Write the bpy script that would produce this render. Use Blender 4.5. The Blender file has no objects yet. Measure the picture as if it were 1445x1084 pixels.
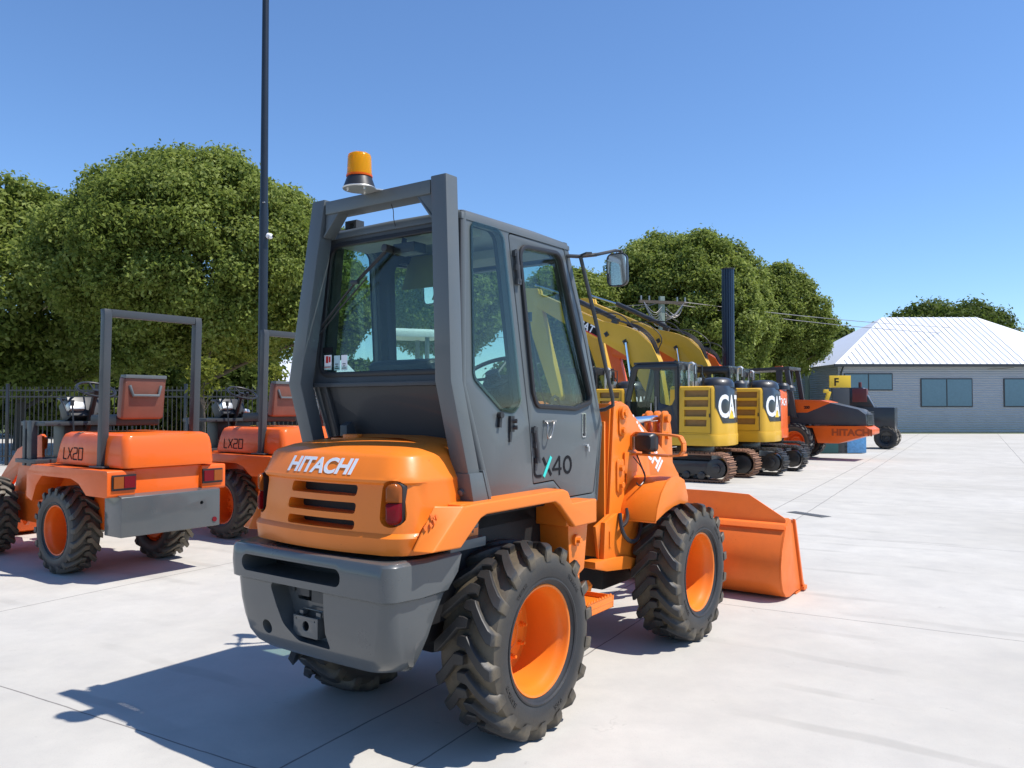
import bpy, bmesh, math, random
import numpy as np
from mathutils import Vector, Matrix
random.seed(7)
sc=bpy.context.scene
COL=sc.collection
PI=math.pi; R=math.radians
# ------------------------------------------------------------------ mesh building
class M:
    def __init__(s): s.v=[]; s.f=[]
    def add(s,vs,fs,T=None):
        b=len(s.v)
        s.v+= [tuple(T@Vector(p)) for p in vs] if T else [tuple(p) for p in vs]
        s.f+= [tuple(b+i for i in f) for f in fs]; return s
    def box(s,c,d,rot=None,taper=None):
        x,y,z=d[0]/2,d[1]/2,d[2]/2
        vs=[(-x,-y,-z),(x,-y,-z),(x,y,-z),(-x,y,-z),(-x,-y,z),(x,-y,z),(x,y,z),(-x,y,z)]
        if taper: vs=[(p[0]*(taper[0] if p[2]>0 else 1),p[1]*(taper[1] if p[2]>0 else 1),p[2]) for p in vs]
        T=Matrix.Translation(c)
        if rot: T=T@Matrix.Rotation(rot[0],4,'X')@Matrix.Rotation(rot[1],4,'Y')@Matrix.Rotation(rot[2],4,'Z')
        return s.add(vs,[(0,3,2,1),(4,5,6,7),(0,1,5,4),(1,2,6,5),(2,3,7,6),(3,0,4,7)],T)
    def bx(s,x0,x1,y0,y1,z0,z1): return s.box(((x0+x1)/2,(y0+y1)/2,(z0+z1)/2),(abs(x1-x0),abs(y1-y0),abs(z1-z0)))
    def hexa(s,a,b):   # two quads (lists of 4 pts)
        return s.add(list(a)+list(b),[(3,2,1,0),(4,5,6,7),(0,1,5,4),(1,2,6,5),(2,3,7,6),(3,0,4,7)])
    def tube(s,pts,r,n=8,caps=True,sm=0):
        pts=[Vector(p) for p in pts]
        if sm: pts=smooth(pts,sm)
        rs=r if isinstance(r,(list,tuple)) else [r]*len(pts)
        if len(rs)!=len(pts): rs=[rs[0]+(rs[-1]-rs[0])*i/(len(pts)-1) for i in range(len(pts))]
        up=None; vs=[]; fs=[]
        for i,p in enumerate(pts):
            t=(pts[min(i+1,len(pts)-1)]-pts[max(i-1,0)]).normalized()
            if up is None:
                up=t.orthogonal().normalized()
            else:
                up=(up-t*up.dot(t)).normalized()
            w=t.cross(up)
            for k in range(n):
                a=2*PI*k/n; vs.append(p+(up*math.cos(a)+w*math.sin(a))*rs[i])
        for i in range(len(pts)-1):
            for k in range(n):
                a=i*n+k;b=i*n+(k+1)%n; fs.append((a,b,b+n,a+n))
        if caps: fs.append(tuple(range(n))[::-1]); fs.append(tuple((len(pts)-1)*n+k for k in range(n)))
        return s.add(vs,fs)
    def cyl(s,a,b,r,n=16,r2=None): return s.tube([a,b],[r,r if r2 is None else r2],n)
    def lathe(s,prof,n=32,axis='Z',c=(0,0,0),closed=False):
        vs=[];fs=[];m=len(prof)
        for k in range(n):
            a=2*PI*k/n; ca,sa=math.cos(a),math.sin(a)
            for r,h in prof:
                p=(r*ca,r*sa,h) if axis=='Z' else ((r*ca,h,r*sa) if axis=='Y' else (h,r*ca,r*sa))
                vs.append((p[0]+c[0],p[1]+c[1],p[2]+c[2]))
        for k in range(n):
            for j in range(m if closed else m-1):
                a=k*m+j; b=k*m+(j+1)%m; c2=((k+1)%n)*m+(j+1)%m; d=((k+1)%n)*m+j
                fs.append((a,b,c2,d))
        return s.add(vs,fs)
    def prism(s,poly,fn,w0,w1):
        """poly (u,v) extruded from w0 to w1; fn(u,v,w)->xyz"""
        n=len(poly)
        vs=[fn(u,v,w0) for u,v in poly]+[fn(u,v,w1) for u,v in poly]
        fs=[tuple(range(n))[::-1],tuple(range(n,2*n))]+[(i,(i+1)%n,(i+1)%n+n,i+n) for i in range(n)]
        return s.add(vs,fs)
    def rings(s,rings,closed=True,caps=True):
        n=len(rings[0]);vs=[p for r in rings for p in r];fs=[]
        for i in range(len(rings)-1):
            for k in range(n if closed else n-1):
                a=i*n+k;b=i*n+(k+1)%n;fs.append((a,b,b+n,a+n))
        if caps: fs.append(tuple(range(n))[::-1]);fs.append(tuple((len(rings)-1)*n+k for k in range(n)))
        return s.add(vs,fs)
    def mesh(s,me,T=None,fn=None):
        vs=[v.co for v in me.vertices]
        if fn: vs=[fn(*p) for p in vs]
        return s.add(vs,[tuple(p.vertices) for p in me.polygons],T)
    def mirror(s):
        b=len(s.v); s.v+= [(x,-y,z) for x,y,z in s.v]; s.f+= [tuple(b+i for i in reversed(f)) for f in s.f]; return s
def smooth(pts,it):
    for _ in range(it):
        q=[pts[0]]
        for a,b in zip(pts,pts[1:]): q+= [a*.75+b*.25,a*.25+b*.75]
        q.append(pts[-1]); pts=q
    return pts
XZ=lambda u,v,w:(u,w,v)
YZ=lambda u,v,w:(w,u,v)
XY=lambda u,v,w:(u,v,w)
def fil(pts,r,seg=5):
    """round the corners of a polygon; r number or list"""
    out=[];n=len(pts);rr=r if isinstance(r,(list,tuple)) else [r]*n
    for i,p in enumerate(pts):
        p=Vector(p[:2]);a=Vector(pts[i-1][:2])-p;b=Vector(pts[(i+1)%n][:2])-p
        if rr[i]<=0: out.append(tuple(p)); continue
        la,lb=a.length,b.length;a.normalize();b.normalize()
        ang=math.acos(max(-1,min(1,a.dot(b))));
        if ang>3.05: out.append(tuple(p));continue
        t=min(rr[i]/math.tan(ang/2),la*.48,lb*.48);rad=t*math.tan(ang/2)
        bis=(a+b).normalized();c=p+bis*(rad/math.sin(ang/2))
        p0=p+a*t-c;p1=p+b*t-c
        a0=math.atan2(p0.y,p0.x);d=math.atan2(p0.x*p1.y-p0.y*p1.x,p0.dot(p1))
        for k in range(seg+1):
            q=a0+d*k/seg;out.append((c.x+rad*math.cos(q),c.y+rad*math.sin(q)))
    return out
def off(pts,d):
    """offset polygon outward by d"""
    n=len(pts);A=sum(pts[i][0]*pts[(i+1)%n][1]-pts[(i+1)%n][0]*pts[i][1] for i in range(n))
    s=1 if A>0 else -1;out=[]
    P=[Vector(p[:2]) for p in pts]
    for i in range(n):
        e0=(P[i]-P[i-1]);e1=(P[(i+1)%n]-P[i])
        if e0.length<1e-7: e0=e1
        if e1.length<1e-7: e1=e0
        e0.normalize();e1.normalize()
        n0=Vector((e0.y,-e0.x))*s;n1=Vector((e1.y,-e1.x))*s
        m=(n0+n1);m=m/max(.3,m.length_squared/2)
        out.append(tuple(P[i]+m*d))
    return out
def rrect(u0,u1,v0,v1,r,seg=5): return fil([(u0,v0),(u1,v0),(u1,v1),(u0,v1)],r,seg)
def circ(u,v,r,n=20): return [(u+r*math.cos(2*PI*k/n),v+r*math.sin(2*PI*k/n)) for k in range(n)]
def eval_curve(cu):
    o=bpy.data.objects.new('tmp',cu);COL.objects.link(o)
    dg=bpy.context.evaluated_depsgraph_get();dg.update()
    me=bpy.data.meshes.new_from_object(o.evaluated_get(dg))
    bpy.data.objects.remove(o);bpy.data.curves.remove(cu)
    return me
def plate(m,outer,holes=(),w0=0,w1=.01,fn=XZ,bev=0):
    """flat plate with holes between w0 and w1"""
    cu=bpy.data.curves.new('tmp','CURVE');cu.dimensions='2D';cu.fill_mode='BOTH'
    cu.extrude=max(abs(w1-w0)/2-bev,0.0001);cu.bevel_depth=bev;cu.bevel_resolution=1;cu.offset=-bev
    for poly in [outer]+list(holes):
        sp=cu.splines.new('POLY');sp.points.add(len(poly)-1)
        for p,q in zip(sp.points,poly): p.co=(q[0],q[1],0,1)
        sp.use_cyclic_u=True
    me=eval_curve(cu);wc=(w0+w1)/2
    m.mesh(me,fn=lambda x,y,z:fn(x,y,z+wc));bpy.data.meshes.remove(me);return m
def text(m,s,size,fn,depth=.002,shear=0,bold=0,space=1,align='LEFT',sx=1,cuts=0):
    cu=bpy.data.curves.new('tmp','FONT');cu.body=s;cu.size=size;cu.shear=shear;cu.offset=bold;cu.extrude=depth
    cu.space_character=space;cu.align_x=align;cu.resolution_u=4
    me=eval_curve(cu)
    if cuts:
        bm=bmesh.new();bm.from_mesh(me);x=min(v.co.x for v in bm.verts);x1=max(v.co.x for v in bm.verts)
        while x<x1:
            x+=cuts;bmesh.ops.bisect_plane(bm,geom=bm.verts[:]+bm.edges[:]+bm.faces[:],plane_co=(x,0,0),plane_no=(1,0,0))
        bm.to_mesh(me);bm.free()
    m.mesh(me,fn=lambda x,y,z:fn(x*sx,y,z+depth));bpy.data.meshes.remove(me);return m
def obj(name,m,mat,parent=None,bevel=0,ang=35,seg=2,recalc=True,loc=None,merge=1e-5,label=None):
    me=bpy.data.meshes.new(name)
    me.from_pydata([tuple(p) for p in m.v],[],m.f)
    bm=bmesh.new();bm.from_mesh(me)
    if merge: bmesh.ops.remove_doubles(bm,verts=bm.verts,dist=merge)
    if recalc: bmesh.ops.recalc_face_normals(bm,faces=bm.faces)
    if bevel:
        es=[e for e in bm.edges if len(e.link_faces)==2 and e.calc_face_angle(0)>R(28)]
        bmesh.ops.bevel(bm,geom=es,offset=bevel,segments=seg,profile=.6,affect='EDGES',clamp_overlap=True)
    bm.to_mesh(me);bm.free()
    me.shade_smooth();me.set_sharp_from_angle(angle=R(ang))
    for k in (mat if isinstance(mat,list) else [mat]): me.materials.append(k)
    o=bpy.data.objects.new(name,me);COL.objects.link(o)
    if parent: o.parent=parent
    if loc: o.location=loc
    if label: o['label']=label
    return o
def boolean(o,cutters):
    """subtract each cutter mesh from o"""
    dg=bpy.context.evaluated_depsgraph_get()
    for c in cutters:
        t=obj('tmpcut',c,o.data.materials[0],o.parent,merge=1e-5)
        md=o.modifiers.new('b','BOOLEAN');md.operation='DIFFERENCE';md.object=t;md.solver='EXACT'
        par=o.parent
        dg=bpy.context.evaluated_depsgraph_get();dg.update()
        me=bpy.data.meshes.new_from_object(o.evaluated_get(dg))
        o.modifiers.clear();old=o.data;nm=old.name;o.data=me;bpy.data.meshes.remove(old);me.name=nm
        d=t.data;bpy.data.objects.remove(t);bpy.data.meshes.remove(d)
    o.data.shade_smooth();o.data.set_sharp_from_angle(angle=R(35))
def tag(o,label=None,cat=None,group=None,kind=None):
    if label:o['label']=label
    if cat:o['category']=cat
    if group:o['group']=group
    if kind:o['kind']=kind
    return o
def root(name,loc,rz,label,cat,group=None):
    o=bpy.data.objects.new(name,None);COL.objects.link(o);o.location=loc;o.rotation_euler=(0,0,rz)
    o.empty_display_size=.2
    return tag(o,label,cat,group)
# ------------------------------------------------------------------ materials
def mat(name):
    m=bpy.data.materials.new(name);m.use_nodes=True;nt=m.node_tree
    return m,nt,nt.nodes['Principled BSDF']
def N(nt,t,**k):
    n=nt.nodes.new(t)
    for a,b in k.items():
        if a in n.inputs: n.inputs[a].default_value=b
        else: setattr(n,a,b)
    return n
def ramp(nt,fac,stops):
    r=N(nt,'ShaderNodeValToRGB')
    while len(r.color_ramp.elements)<len(stops): r.color_ramp.elements.new(.5)
    for e,(p,c) in zip(r.color_ramp.elements,stops):
        e.position=p;e.color=(*c,1) if len(c)==3 else c
    nt.links.new(fac,r.inputs[0]);return r
def noise(nt,scale,detail=4,rough=.55,coord='Object',sx=None):
    tc=N(nt,'ShaderNodeTexCoord');n=N(nt,'ShaderNodeTexNoise');n.inputs['Scale'].default_value=scale
    n.inputs['Detail'].default_value=detail;n.inputs['Roughness'].default_value=rough
    if sx:
        mp=N(nt,'ShaderNodeMapping');mp.inputs['Scale'].default_value=sx
        nt.links.new(tc.outputs[coord],mp.inputs[0]);nt.links.new(mp.outputs[0],n.inputs['Vector'])
    else: nt.links.new(tc.outputs[coord],n.inputs['Vector'])
    return n
def mixc(nt,fac,a,b):
    m=N(nt,'ShaderNodeMix');m.data_type='RGBA'
    if isinstance(fac,(int,float)): m.inputs[0].default_value=fac
    else: nt.links.new(fac,m.inputs[0])
    for s,v in ((6,a),(7,b)):
        if isinstance(v,tuple): m.inputs[s].default_value=(*v,1)
        else: nt.links.new(v,m.inputs[s])
    return m.outputs[2]
def paint(name,col,rough=.28,dirt=.35,dcol=(.25,.17,.11),coat=.5,metal=0,bump=.0006,dscale=3,spec=.5):
    m,nt,b=mat(name)
    n=noise(nt,dscale,8,.65);r=ramp(nt,n.outputs['Fac'],[(.42,(0,0,0)),(.78,(dirt,)*3)])
    n2=noise(nt,1.1,3,.5)
    c0=tuple(x*.93 for x in col)
    base=mixc(nt,n2.outputs['Fac'],c0,col)
    c=mixc(nt,r.outputs[0],base,dcol)
    # fine chips and specks
    n3=noise(nt,60,3,.6);r3=ramp(nt,n3.outputs['Fac'],[(.70,(0,0,0)),(.74,(.5,)*3)])
    c=mixc(nt,r3.outputs[0],c,tuple(x*.45 for x in col))
    nt.links.new(c,b.inputs['Base Color'])
    rr=ramp(nt,n.outputs['Fac'],[(.3,(rough,)*3),(.8,(min(1,rough+.28),)*3)])
    nt.links.new(rr.outputs[0],b.inputs['Roughness'])
    b.inputs['Coat Weight'].default_value=coat;b.inputs['Coat Roughness'].default_value=.08
    b.inputs['Metallic'].default_value=metal;b.inputs['Specular IOR Level'].default_value=spec
    nb=noise(nt,9,3,.5);bp=N(nt,'ShaderNodeBump');bp.inputs['Distance'].default_value=bump*4;bp.inputs['Strength'].default_value=.35
    nt.links.new(nb.outputs['Fac'],bp.inputs['Height']);nt.links.new(bp.outputs[0],b.inputs['Normal'])
    return m
def simple(name,col,rough=.5,metal=0,var=.15,scale=8,bump=0,coat=0,spec=.5):
    m,nt,b=mat(name)
    n=noise(nt,scale,5,.6);c=mixc(nt,n.outputs['Fac'],tuple(x*(1-var) for x in col),tuple(min(1,x*(1+var)) for x in col))
    nt.links.new(c,b.inputs['Base Color']);b.inputs['Roughness'].default_value=rough;b.inputs['Metallic'].default_value=metal
    b.inputs['Coat Weight'].default_value=coat;b.inputs['Specular IOR Level'].default_value=spec
    if bump:
        bp=N(nt,'ShaderNodeBump');bp.inputs['Distance'].default_value=bump
        nb=noise(nt,scale*6,4,.6);nt.links.new(nb.outputs['Fac'],bp.inputs['Height']);nt.links.new(bp.outputs[0],b.inputs['Normal'])
    return m
def glass(name,tint,rough=.0,dust=.04):
    m=bpy.data.materials.new(name);m.use_nodes=True;nt=m.node_tree;nt.nodes.clear()
    o=N(nt,'ShaderNodeOutputMaterial');t=N(nt,'ShaderNodeBsdfTransparent');t.inputs[0].default_value=(*tint,1)
    g=N(nt,'ShaderNodeBsdfGlossy');g.inputs['Roughness'].default_value=.02;g.inputs[0].default_value=(1,1,1,1)
    fr=N(nt,'ShaderNodeFresnel');ge=N(nt,'ShaderNodeNewGeometry');io=N(nt,'ShaderNodeMath',operation='MULTIPLY_ADD');nt.links.new(ge.outputs['Backfacing'],io.inputs[0]);io.inputs[1].default_value=1/1.36-1.36;io.inputs[2].default_value=1.36;nt.links.new(io.outputs[0],fr.inputs[0])
    mx=N(nt,'ShaderNodeMixShader');nt.links.new(fr.outputs[0],mx.inputs[0]);nt.links.new(t.outputs[0],mx.inputs[1]);nt.links.new(g.outputs[0],mx.inputs[2])
    d=N(nt,'ShaderNodeBsdfDiffuse');d.inputs[0].default_value=(.45,.5,.48,1)
    n=noise(nt,5,6,.7);r=ramp(nt,n.outputs['Fac'],[(.3,(dust*.4,)*3),(.8,(dust*1.8,)*3)])
    m2=N(nt,'ShaderNodeMixShader');nt.links.new(r.outputs[0],m2.inputs[0]);nt.links.new(mx.outputs[0],m2.inputs[1]);nt.links.new(d.outputs[0],m2.inputs[2])
    nt.links.new(m2.outputs[0],o.inputs[0]);return m
ORANGE=paint('orange_paint',(.82,.198,.016),.3,.22,(.50,.15,.04),coat=.22,spec=.3)
ORANGE_B=paint('bucket_paint',(.83,.175,.024),.42,.35,(.48,.10,.02),coat=.12,dscale=4,spec=.3)
ORANGE_R=paint('red_orange_paint',(.80,.125,.010),.3,.25,(.40,.08,.02),coat=.25,spec=.3)
GREY=paint('grey_paint',(.098,.112,.116),.33,.15,(.14,.135,.13),coat=.2,spec=.35)
GREY_D=paint('dark_grey_paint',(.045,.050,.055),.42,.2,(.09,.085,.08),coat=.15,spec=.35)
BUMP=paint('counterweight_paint',(.074,.082,.085),.24,.4,(.11,.105,.095),coat=.6,spec=.4)
YELLOW=paint('yellow_paint',(.70,.40,.028),.35,.2,(.45,.25,.04),coat=.2,spec=.3)
YELLOW_D=paint('boom_yellow_paint',(.5,.29,.03),.4,.35,(.28,.17,.05),coat=.2)
BLACKP=paint('black_paint',(.012,.013,.016),.3,.3,(.06,.05,.045),coat=.4)
CHASSIS=simple('chassis_black',(.012,.011,.011),.6,0,.4,10,.001)
RUB=simple('black_rubber',(.015,.015,.016),.5,0,.3,12)
HOSE=simple('hose_rubber',(.02,.02,.022),.38,0,.3,20)
CHROME=simple('chrome',(.75,.78,.82),.12,1,.05,5)
STEEL=simple('worn_steel',(.35,.33,.31),.4,.9,.3,15,.0005)
RUST=simple('rusty_steel',(.28,.15,.09),.7,.3,.5,25,.001)
WHITE=simple('white_vinyl',(.8,.81,.82),.4,0,.03)
BLACKV=simple('black_vinyl',(.010,.010,.012),.65,0,.1,spec=.15)
TEAL=simple('teal_vinyl',(.03,.62,.55),.4,0,.05)
RED=simple('red_vinyl',(.6,.02,.02),.4,0,.1)
YEL=simple('yellow_vinyl',(.85,.55,.03),.35,0,.05)
LINER=simple('cab_liner',(.34,.34,.28),.8,0,.12,6)
TRIM=simple('dark_trim',(.035,.036,.028),.7,0,.25,6)
VISOR=simple('visor_vinyl',(.26,.24,.08),.6,0,.2,6)
VINYL=simple('seat_vinyl',(.02,.02,.022),.45,0,.3,8)
PLAST=simple('black_plastic',(.018,.018,.02),.4,0,.2,10)
BROWN=simple('brown_seat_vinyl',(.16,.055,.035),.4,0,.3,6)
ALU=simple('aluminium',(.62,.62,.6),.4,.8,.1)
GLASS=glass('tinted_glass',(.79,.885,.855),dust=.002)
GLASS2=glass('clear_glass',(.9,.95,.94),dust=.015)
MIRROR=simple('mirror_glass',(.85,.88,.88),.02,1,.01)
def plens(name,col,em=0,tr=.6):
    m,nt,b=mat(name);b.inputs['Base Color'].default_value=(*col,1);b.inputs['Roughness'].default_value=.12
    b.inputs['Transmission Weight'].default_value=tr;b.inputs['IOR'].default_value=1.3
    w=N(nt,'ShaderNodeTexWave');w.inputs['Scale'].default_value=60;w.bands_direction='Z'
    tc=N(nt,'ShaderNodeTexCoord');nt.links.new(tc.outputs['Object'],w.inputs[0])
    bp=N(nt,'ShaderNodeBump');bp.inputs['Strength'].default_value=.25;bp.inputs['Distance'].default_value=.002
    nt.links.new(w.outputs['Fac'],bp.inputs['Height']);nt.links.new(bp.outputs[0],b.inputs['Normal'])
    return m
AMBER=plens('amber_lens',(1.0,.50,.0),tr=.6);REDL=plens('red_lens',(.17,.004,.008),tr=.1);AMBL=plens('amber_tail_lens',(.30,.075,.012),tr=.1)
def tyre_mat():
    m,nt,b=mat('tyre_rubber')
    tc=N(nt,'ShaderNodeTexCoord');sp=N(nt,'ShaderNodeSeparateXYZ');nt.links.new(tc.outputs['Object'],sp.inputs[0])
    cx=N(nt,'ShaderNodeCombineXYZ');nt.links.new(sp.outputs[0],cx.inputs[0]);nt.links.new(sp.outputs[2],cx.inputs[1])
    ln=N(nt,'ShaderNodeVectorMath',operation='LENGTH');nt.links.new(cx.outputs[0],ln.inputs[0])
    n=noise(nt,22,6,.65)
    ad=N(nt,'ShaderNodeMath',operation='MULTIPLY_ADD');nt.links.new(n.outputs['Fac'],ad.inputs[0]);ad.inputs[1].default_value=.055;nt.links.new(ln.outputs['Value'],ad.inputs[2])
    # dust lies low between the lugs (radius ~0.42-0.45), sidewall stays blacker
    r=ramp(nt,ad.outputs[0],[(.36,(.0,)*3),(.41,(.3,)*3),(.452,(1,)*3),(.474,(.06,)*3),(1,(.03,)*3)])
    c=mixc(nt,r.outputs[0],(.020,.020,.021),(.12,.095,.06))
    n2=noise(nt,4,5,.6);c=mixc(nt,ramp(nt,n2.outputs['Fac'],[(.35,(0,0,0)),(.75,(.35,)*3)]).outputs[0],c,(.055,.055,.056))
    nt.links.new(c,b.inputs['Base Color']);b.inputs['Roughness'].default_value=.5;b.inputs['Specular IOR Level'].default_value=.45
    nb=noise(nt,90,5,.6);bp=N(nt,'ShaderNodeBump');bp.inputs['Distance'].default_value=.0015;bp.inputs['Strength'].default_value=.6
    nt.links.new(nb.outputs['Fac'],bp.inputs['Height']);nt.links.new(bp.outputs[0],b.inputs['Normal'])
    return m
TYRE=tyre_mat()
# ------------------------------------------------------------------ wheels
def tyre_mesh(sd,r=.465,w=.32,nl=18,seg=72,detail=True,txt=True):
    """tyre about the y axis, outer side towards sd*y ; tread lugs as directional chevrons"""
    k=r/.465;h=w/2
    prof=[(.262*k,-h*.80),(.285*k,-h*.93),(.33*k,-h*1.03),(.375*k,-h*1.02),(.408*k,-h*.95),(.420*k,-h*.80),(.427*k,-h*.5),(.429*k,0)]
    prof=prof+[(a,-b) for a,b in prof[-2::-1]]
    m=M().lathe(prof,seg,'Y',closed=True)
    # raised rib near the bead
    m.lathe([(.283*k,sd*h*.955),(.292*k,sd*h*1.0),(.300*k,sd*h*.99),(.302*k,sd*h*.95)],seg,'Y')
    pitch=2*PI/nl
    for i in range(nl):
        for side in (1,-1):
            a0=i*pitch+(pitch/2 if side<0 else 0)+random.uniform(-.004,.004)
            # path: centre head (flat part) -> knee -> diagonal -> shoulder -> sidewall foot
            path=[(-.12,-.0),(.04,.0),(.20,.005),(.32,.06),(.60,.17),(.86,.26),(.99,.285),(1.035,.29),(1.04,.292)]
            hw=[.021,.0275,.029,.027,.0235,.023,.0245,.0225,.020]
            rt=[.462,.4655,.466,.466,.4645,.460,.452,.43,.405]
            rb=[.42,.42,.42,.42,.418,.41,.395,.385,.38]
            V=[];F=[]
            for j,((u,da),wd,t,bb) in enumerate(zip(path,hw,rt,rb)):
                y=side*u*h;th=PI+a0+da*1.0
                # widen where the bar runs obliquely
                wd2=wd*(1.35 if j in (4,5) else 1.12 if j in(3,6) else 1)*k
                ch=.0045*k
                for q,(s,rad) in enumerate(((-1.06,bb*k),(-1,t*k-ch),(-.82,t*k),(.82,t*k),(1,t*k-ch),(1.06,bb*k))):
                    an=th+s*wd2/(rad)
                    V.append((rad*math.cos(an),y,rad*math.sin(an)*-1*-1))
            for j in range(len(path)-1):
                for q in range(5):
                    a=j*6+q;F.append((a,a+1,a+7,a+6))
            F.append((5,4,3,2,1,0));e=(len(path)-1)*6;F.append(tuple(e+q for q in range(6)))
            m.add(V,F)
    if txt:
        def arc(s,rad,a0,size,depth=.0018):
            def fn(x,y,z):
                an=a0-(x/rad)*(-sd)*-1 if False else a0+(-x/rad)*(1 if sd<0 else -1)
                rr=rad*k+y
                # sidewall height interpolated from the profile
                ww=h*(1.0+.03*min(1,max(0,(rr/k-.30)/.04)))
                return (rr*math.cos(an)*1.0,sd*(ww+z-.001),rr*math.sin(an))
            text(m,s,size,fn,depth,bold=.0006)
        arc('15.5/60-18',.335,.95,.030);arc('8 P.R.',.335,-1.15,.034);arc('15.5/60-18',.335,3.9,.030);arc('TUBELESS',.335,2.35,.022)
    return m
def rim_mesh(sd,r=.262,w=.32,off_=-.055,kind='dish'):
    h=w/2*.82;D=off_
    # lip -> flange -> drop barrel -> disc, y measured outward (sd)
    pr=[(r*1.02,h*.93),(r*1.035,h*1.0),(r*1.01,h*1.045),(r*.975,h*1.02),(r*.955,h*.93),(r*.95,h*.80),(r*.905,h*.66),(r*.885,h*.50),(r*.86,h*.30),(r*.855,D+.02),(r*.84,D),(r*.62,D-.006),(r*.60,D+.012),(r*.56,D+.03),(r*.34,D+.034),(r*.32,D+.03)]
    m=M().lathe([(a,sd*b) for a,b in pr],56,'Y')
    # back half of the barrel
    m.lathe([(r*1.02,sd*h*.93),(r*.93,sd*h*.5),(r*.90,-sd*h*.3),(r*1.0,-sd*h*.8),(r*1.04,-sd*h)],56,'Y')
    return m
def hub_mesh(sd,r=.262,D=-.055):
    m=M()
    m.lathe([(r*.30,sd*(D+.01)),(r*.30,sd*(D+.036)),(r*.26,sd*(D+.044)),(r*.14,sd*(D+.047)),(r*.13,sd*(D+.056)),(0.001,sd*(D+.058))],24,'Y')
    for i in range(8):
        a=2*PI*i/8+.2;x,z=r*.45*math.cos(a),r*.45*math.sin(a)
        m.cyl((x,sd*(D+.03),z),(x,sd*(D+.056),z),.0135,6);m.cyl((x,sd*(D+.05),z),(x,sd*(D+.07),z),.008,8)
    return m
def add_wheel(parent,loc,sd,r=.465,w=.32,rimr=None,rimmat=ORANGE,tmesh=None,D=-.10,nl=18,txt=True,name='wheel'):
    rimr=rimr or .262*r/.465
    wh=obj(name,rim_mesh(sd,rimr,w,D),rimmat,parent,ang=40,loc=loc)
    obj('tyre',tyre_mesh(sd,r,w,nl,txt=txt),TYRE,wh,ang=38,merge=0)
    obj('hub',hub_mesh(sd,rimr,D),rimmat,wh)
    return wh
# ------------------------------------------------------------------ main wheel loader (x forward, y left)
HA=R(54.5)
OX,OY=-.4237,4.2983
T=root('wheel_loader',(OX,OY,0),HA,'large orange wheel loader with closed grey cab and amber beacon, in the foreground','wheel loader')
cabY=lambda z: .465+.045*max(0,min(1,(2.53-z)/.82))
def side(sg,d=0):     # map (x,z,w) on the leaning cab side; w outward
    return lambda u,v,w:(u,sg*(cabY(v)+w+d),v)
SIDE=[(-.33,2.53),(.62,2.53),(.80,1.99),(.945,1.485),(.885,1.045),(.60,1.045),(.42,1.155),(-.18,1.135),(-.39,1.71)]
QW=fil([(-.265,2.478),(-.02,2.478),(.078,1.62),(.02,1.575),(-.075,1.585),(-.295,1.735)],[.03,.06,.04,.04,.05,.05])
DOOR=fil([(.045,2.485),(.575,2.495),(.77,1.95),(.915,1.47),(.835,1.095),(.545,1.095),(.405,1.2),(.21,1.195),(.175,1.50)],[.02,.03,0,.02,.015,.01,.01,.01,0])
DW=fil([(.125,2.435),(.525,2.455),(.795,1.66),(.79,1.62),(.64,1.585),(.235,1.60),(.20,1.67)],[.07,.07,.03,.04,.05,.05,.03])
body=obj('cab_shell',(lambda m:(
    [plate(m,SIDE,[QW,off(DOOR,.006)],-.035,0,side(sg),.004) for sg in (1,-1)],m)[1])(M()),GREY,T)
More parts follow.
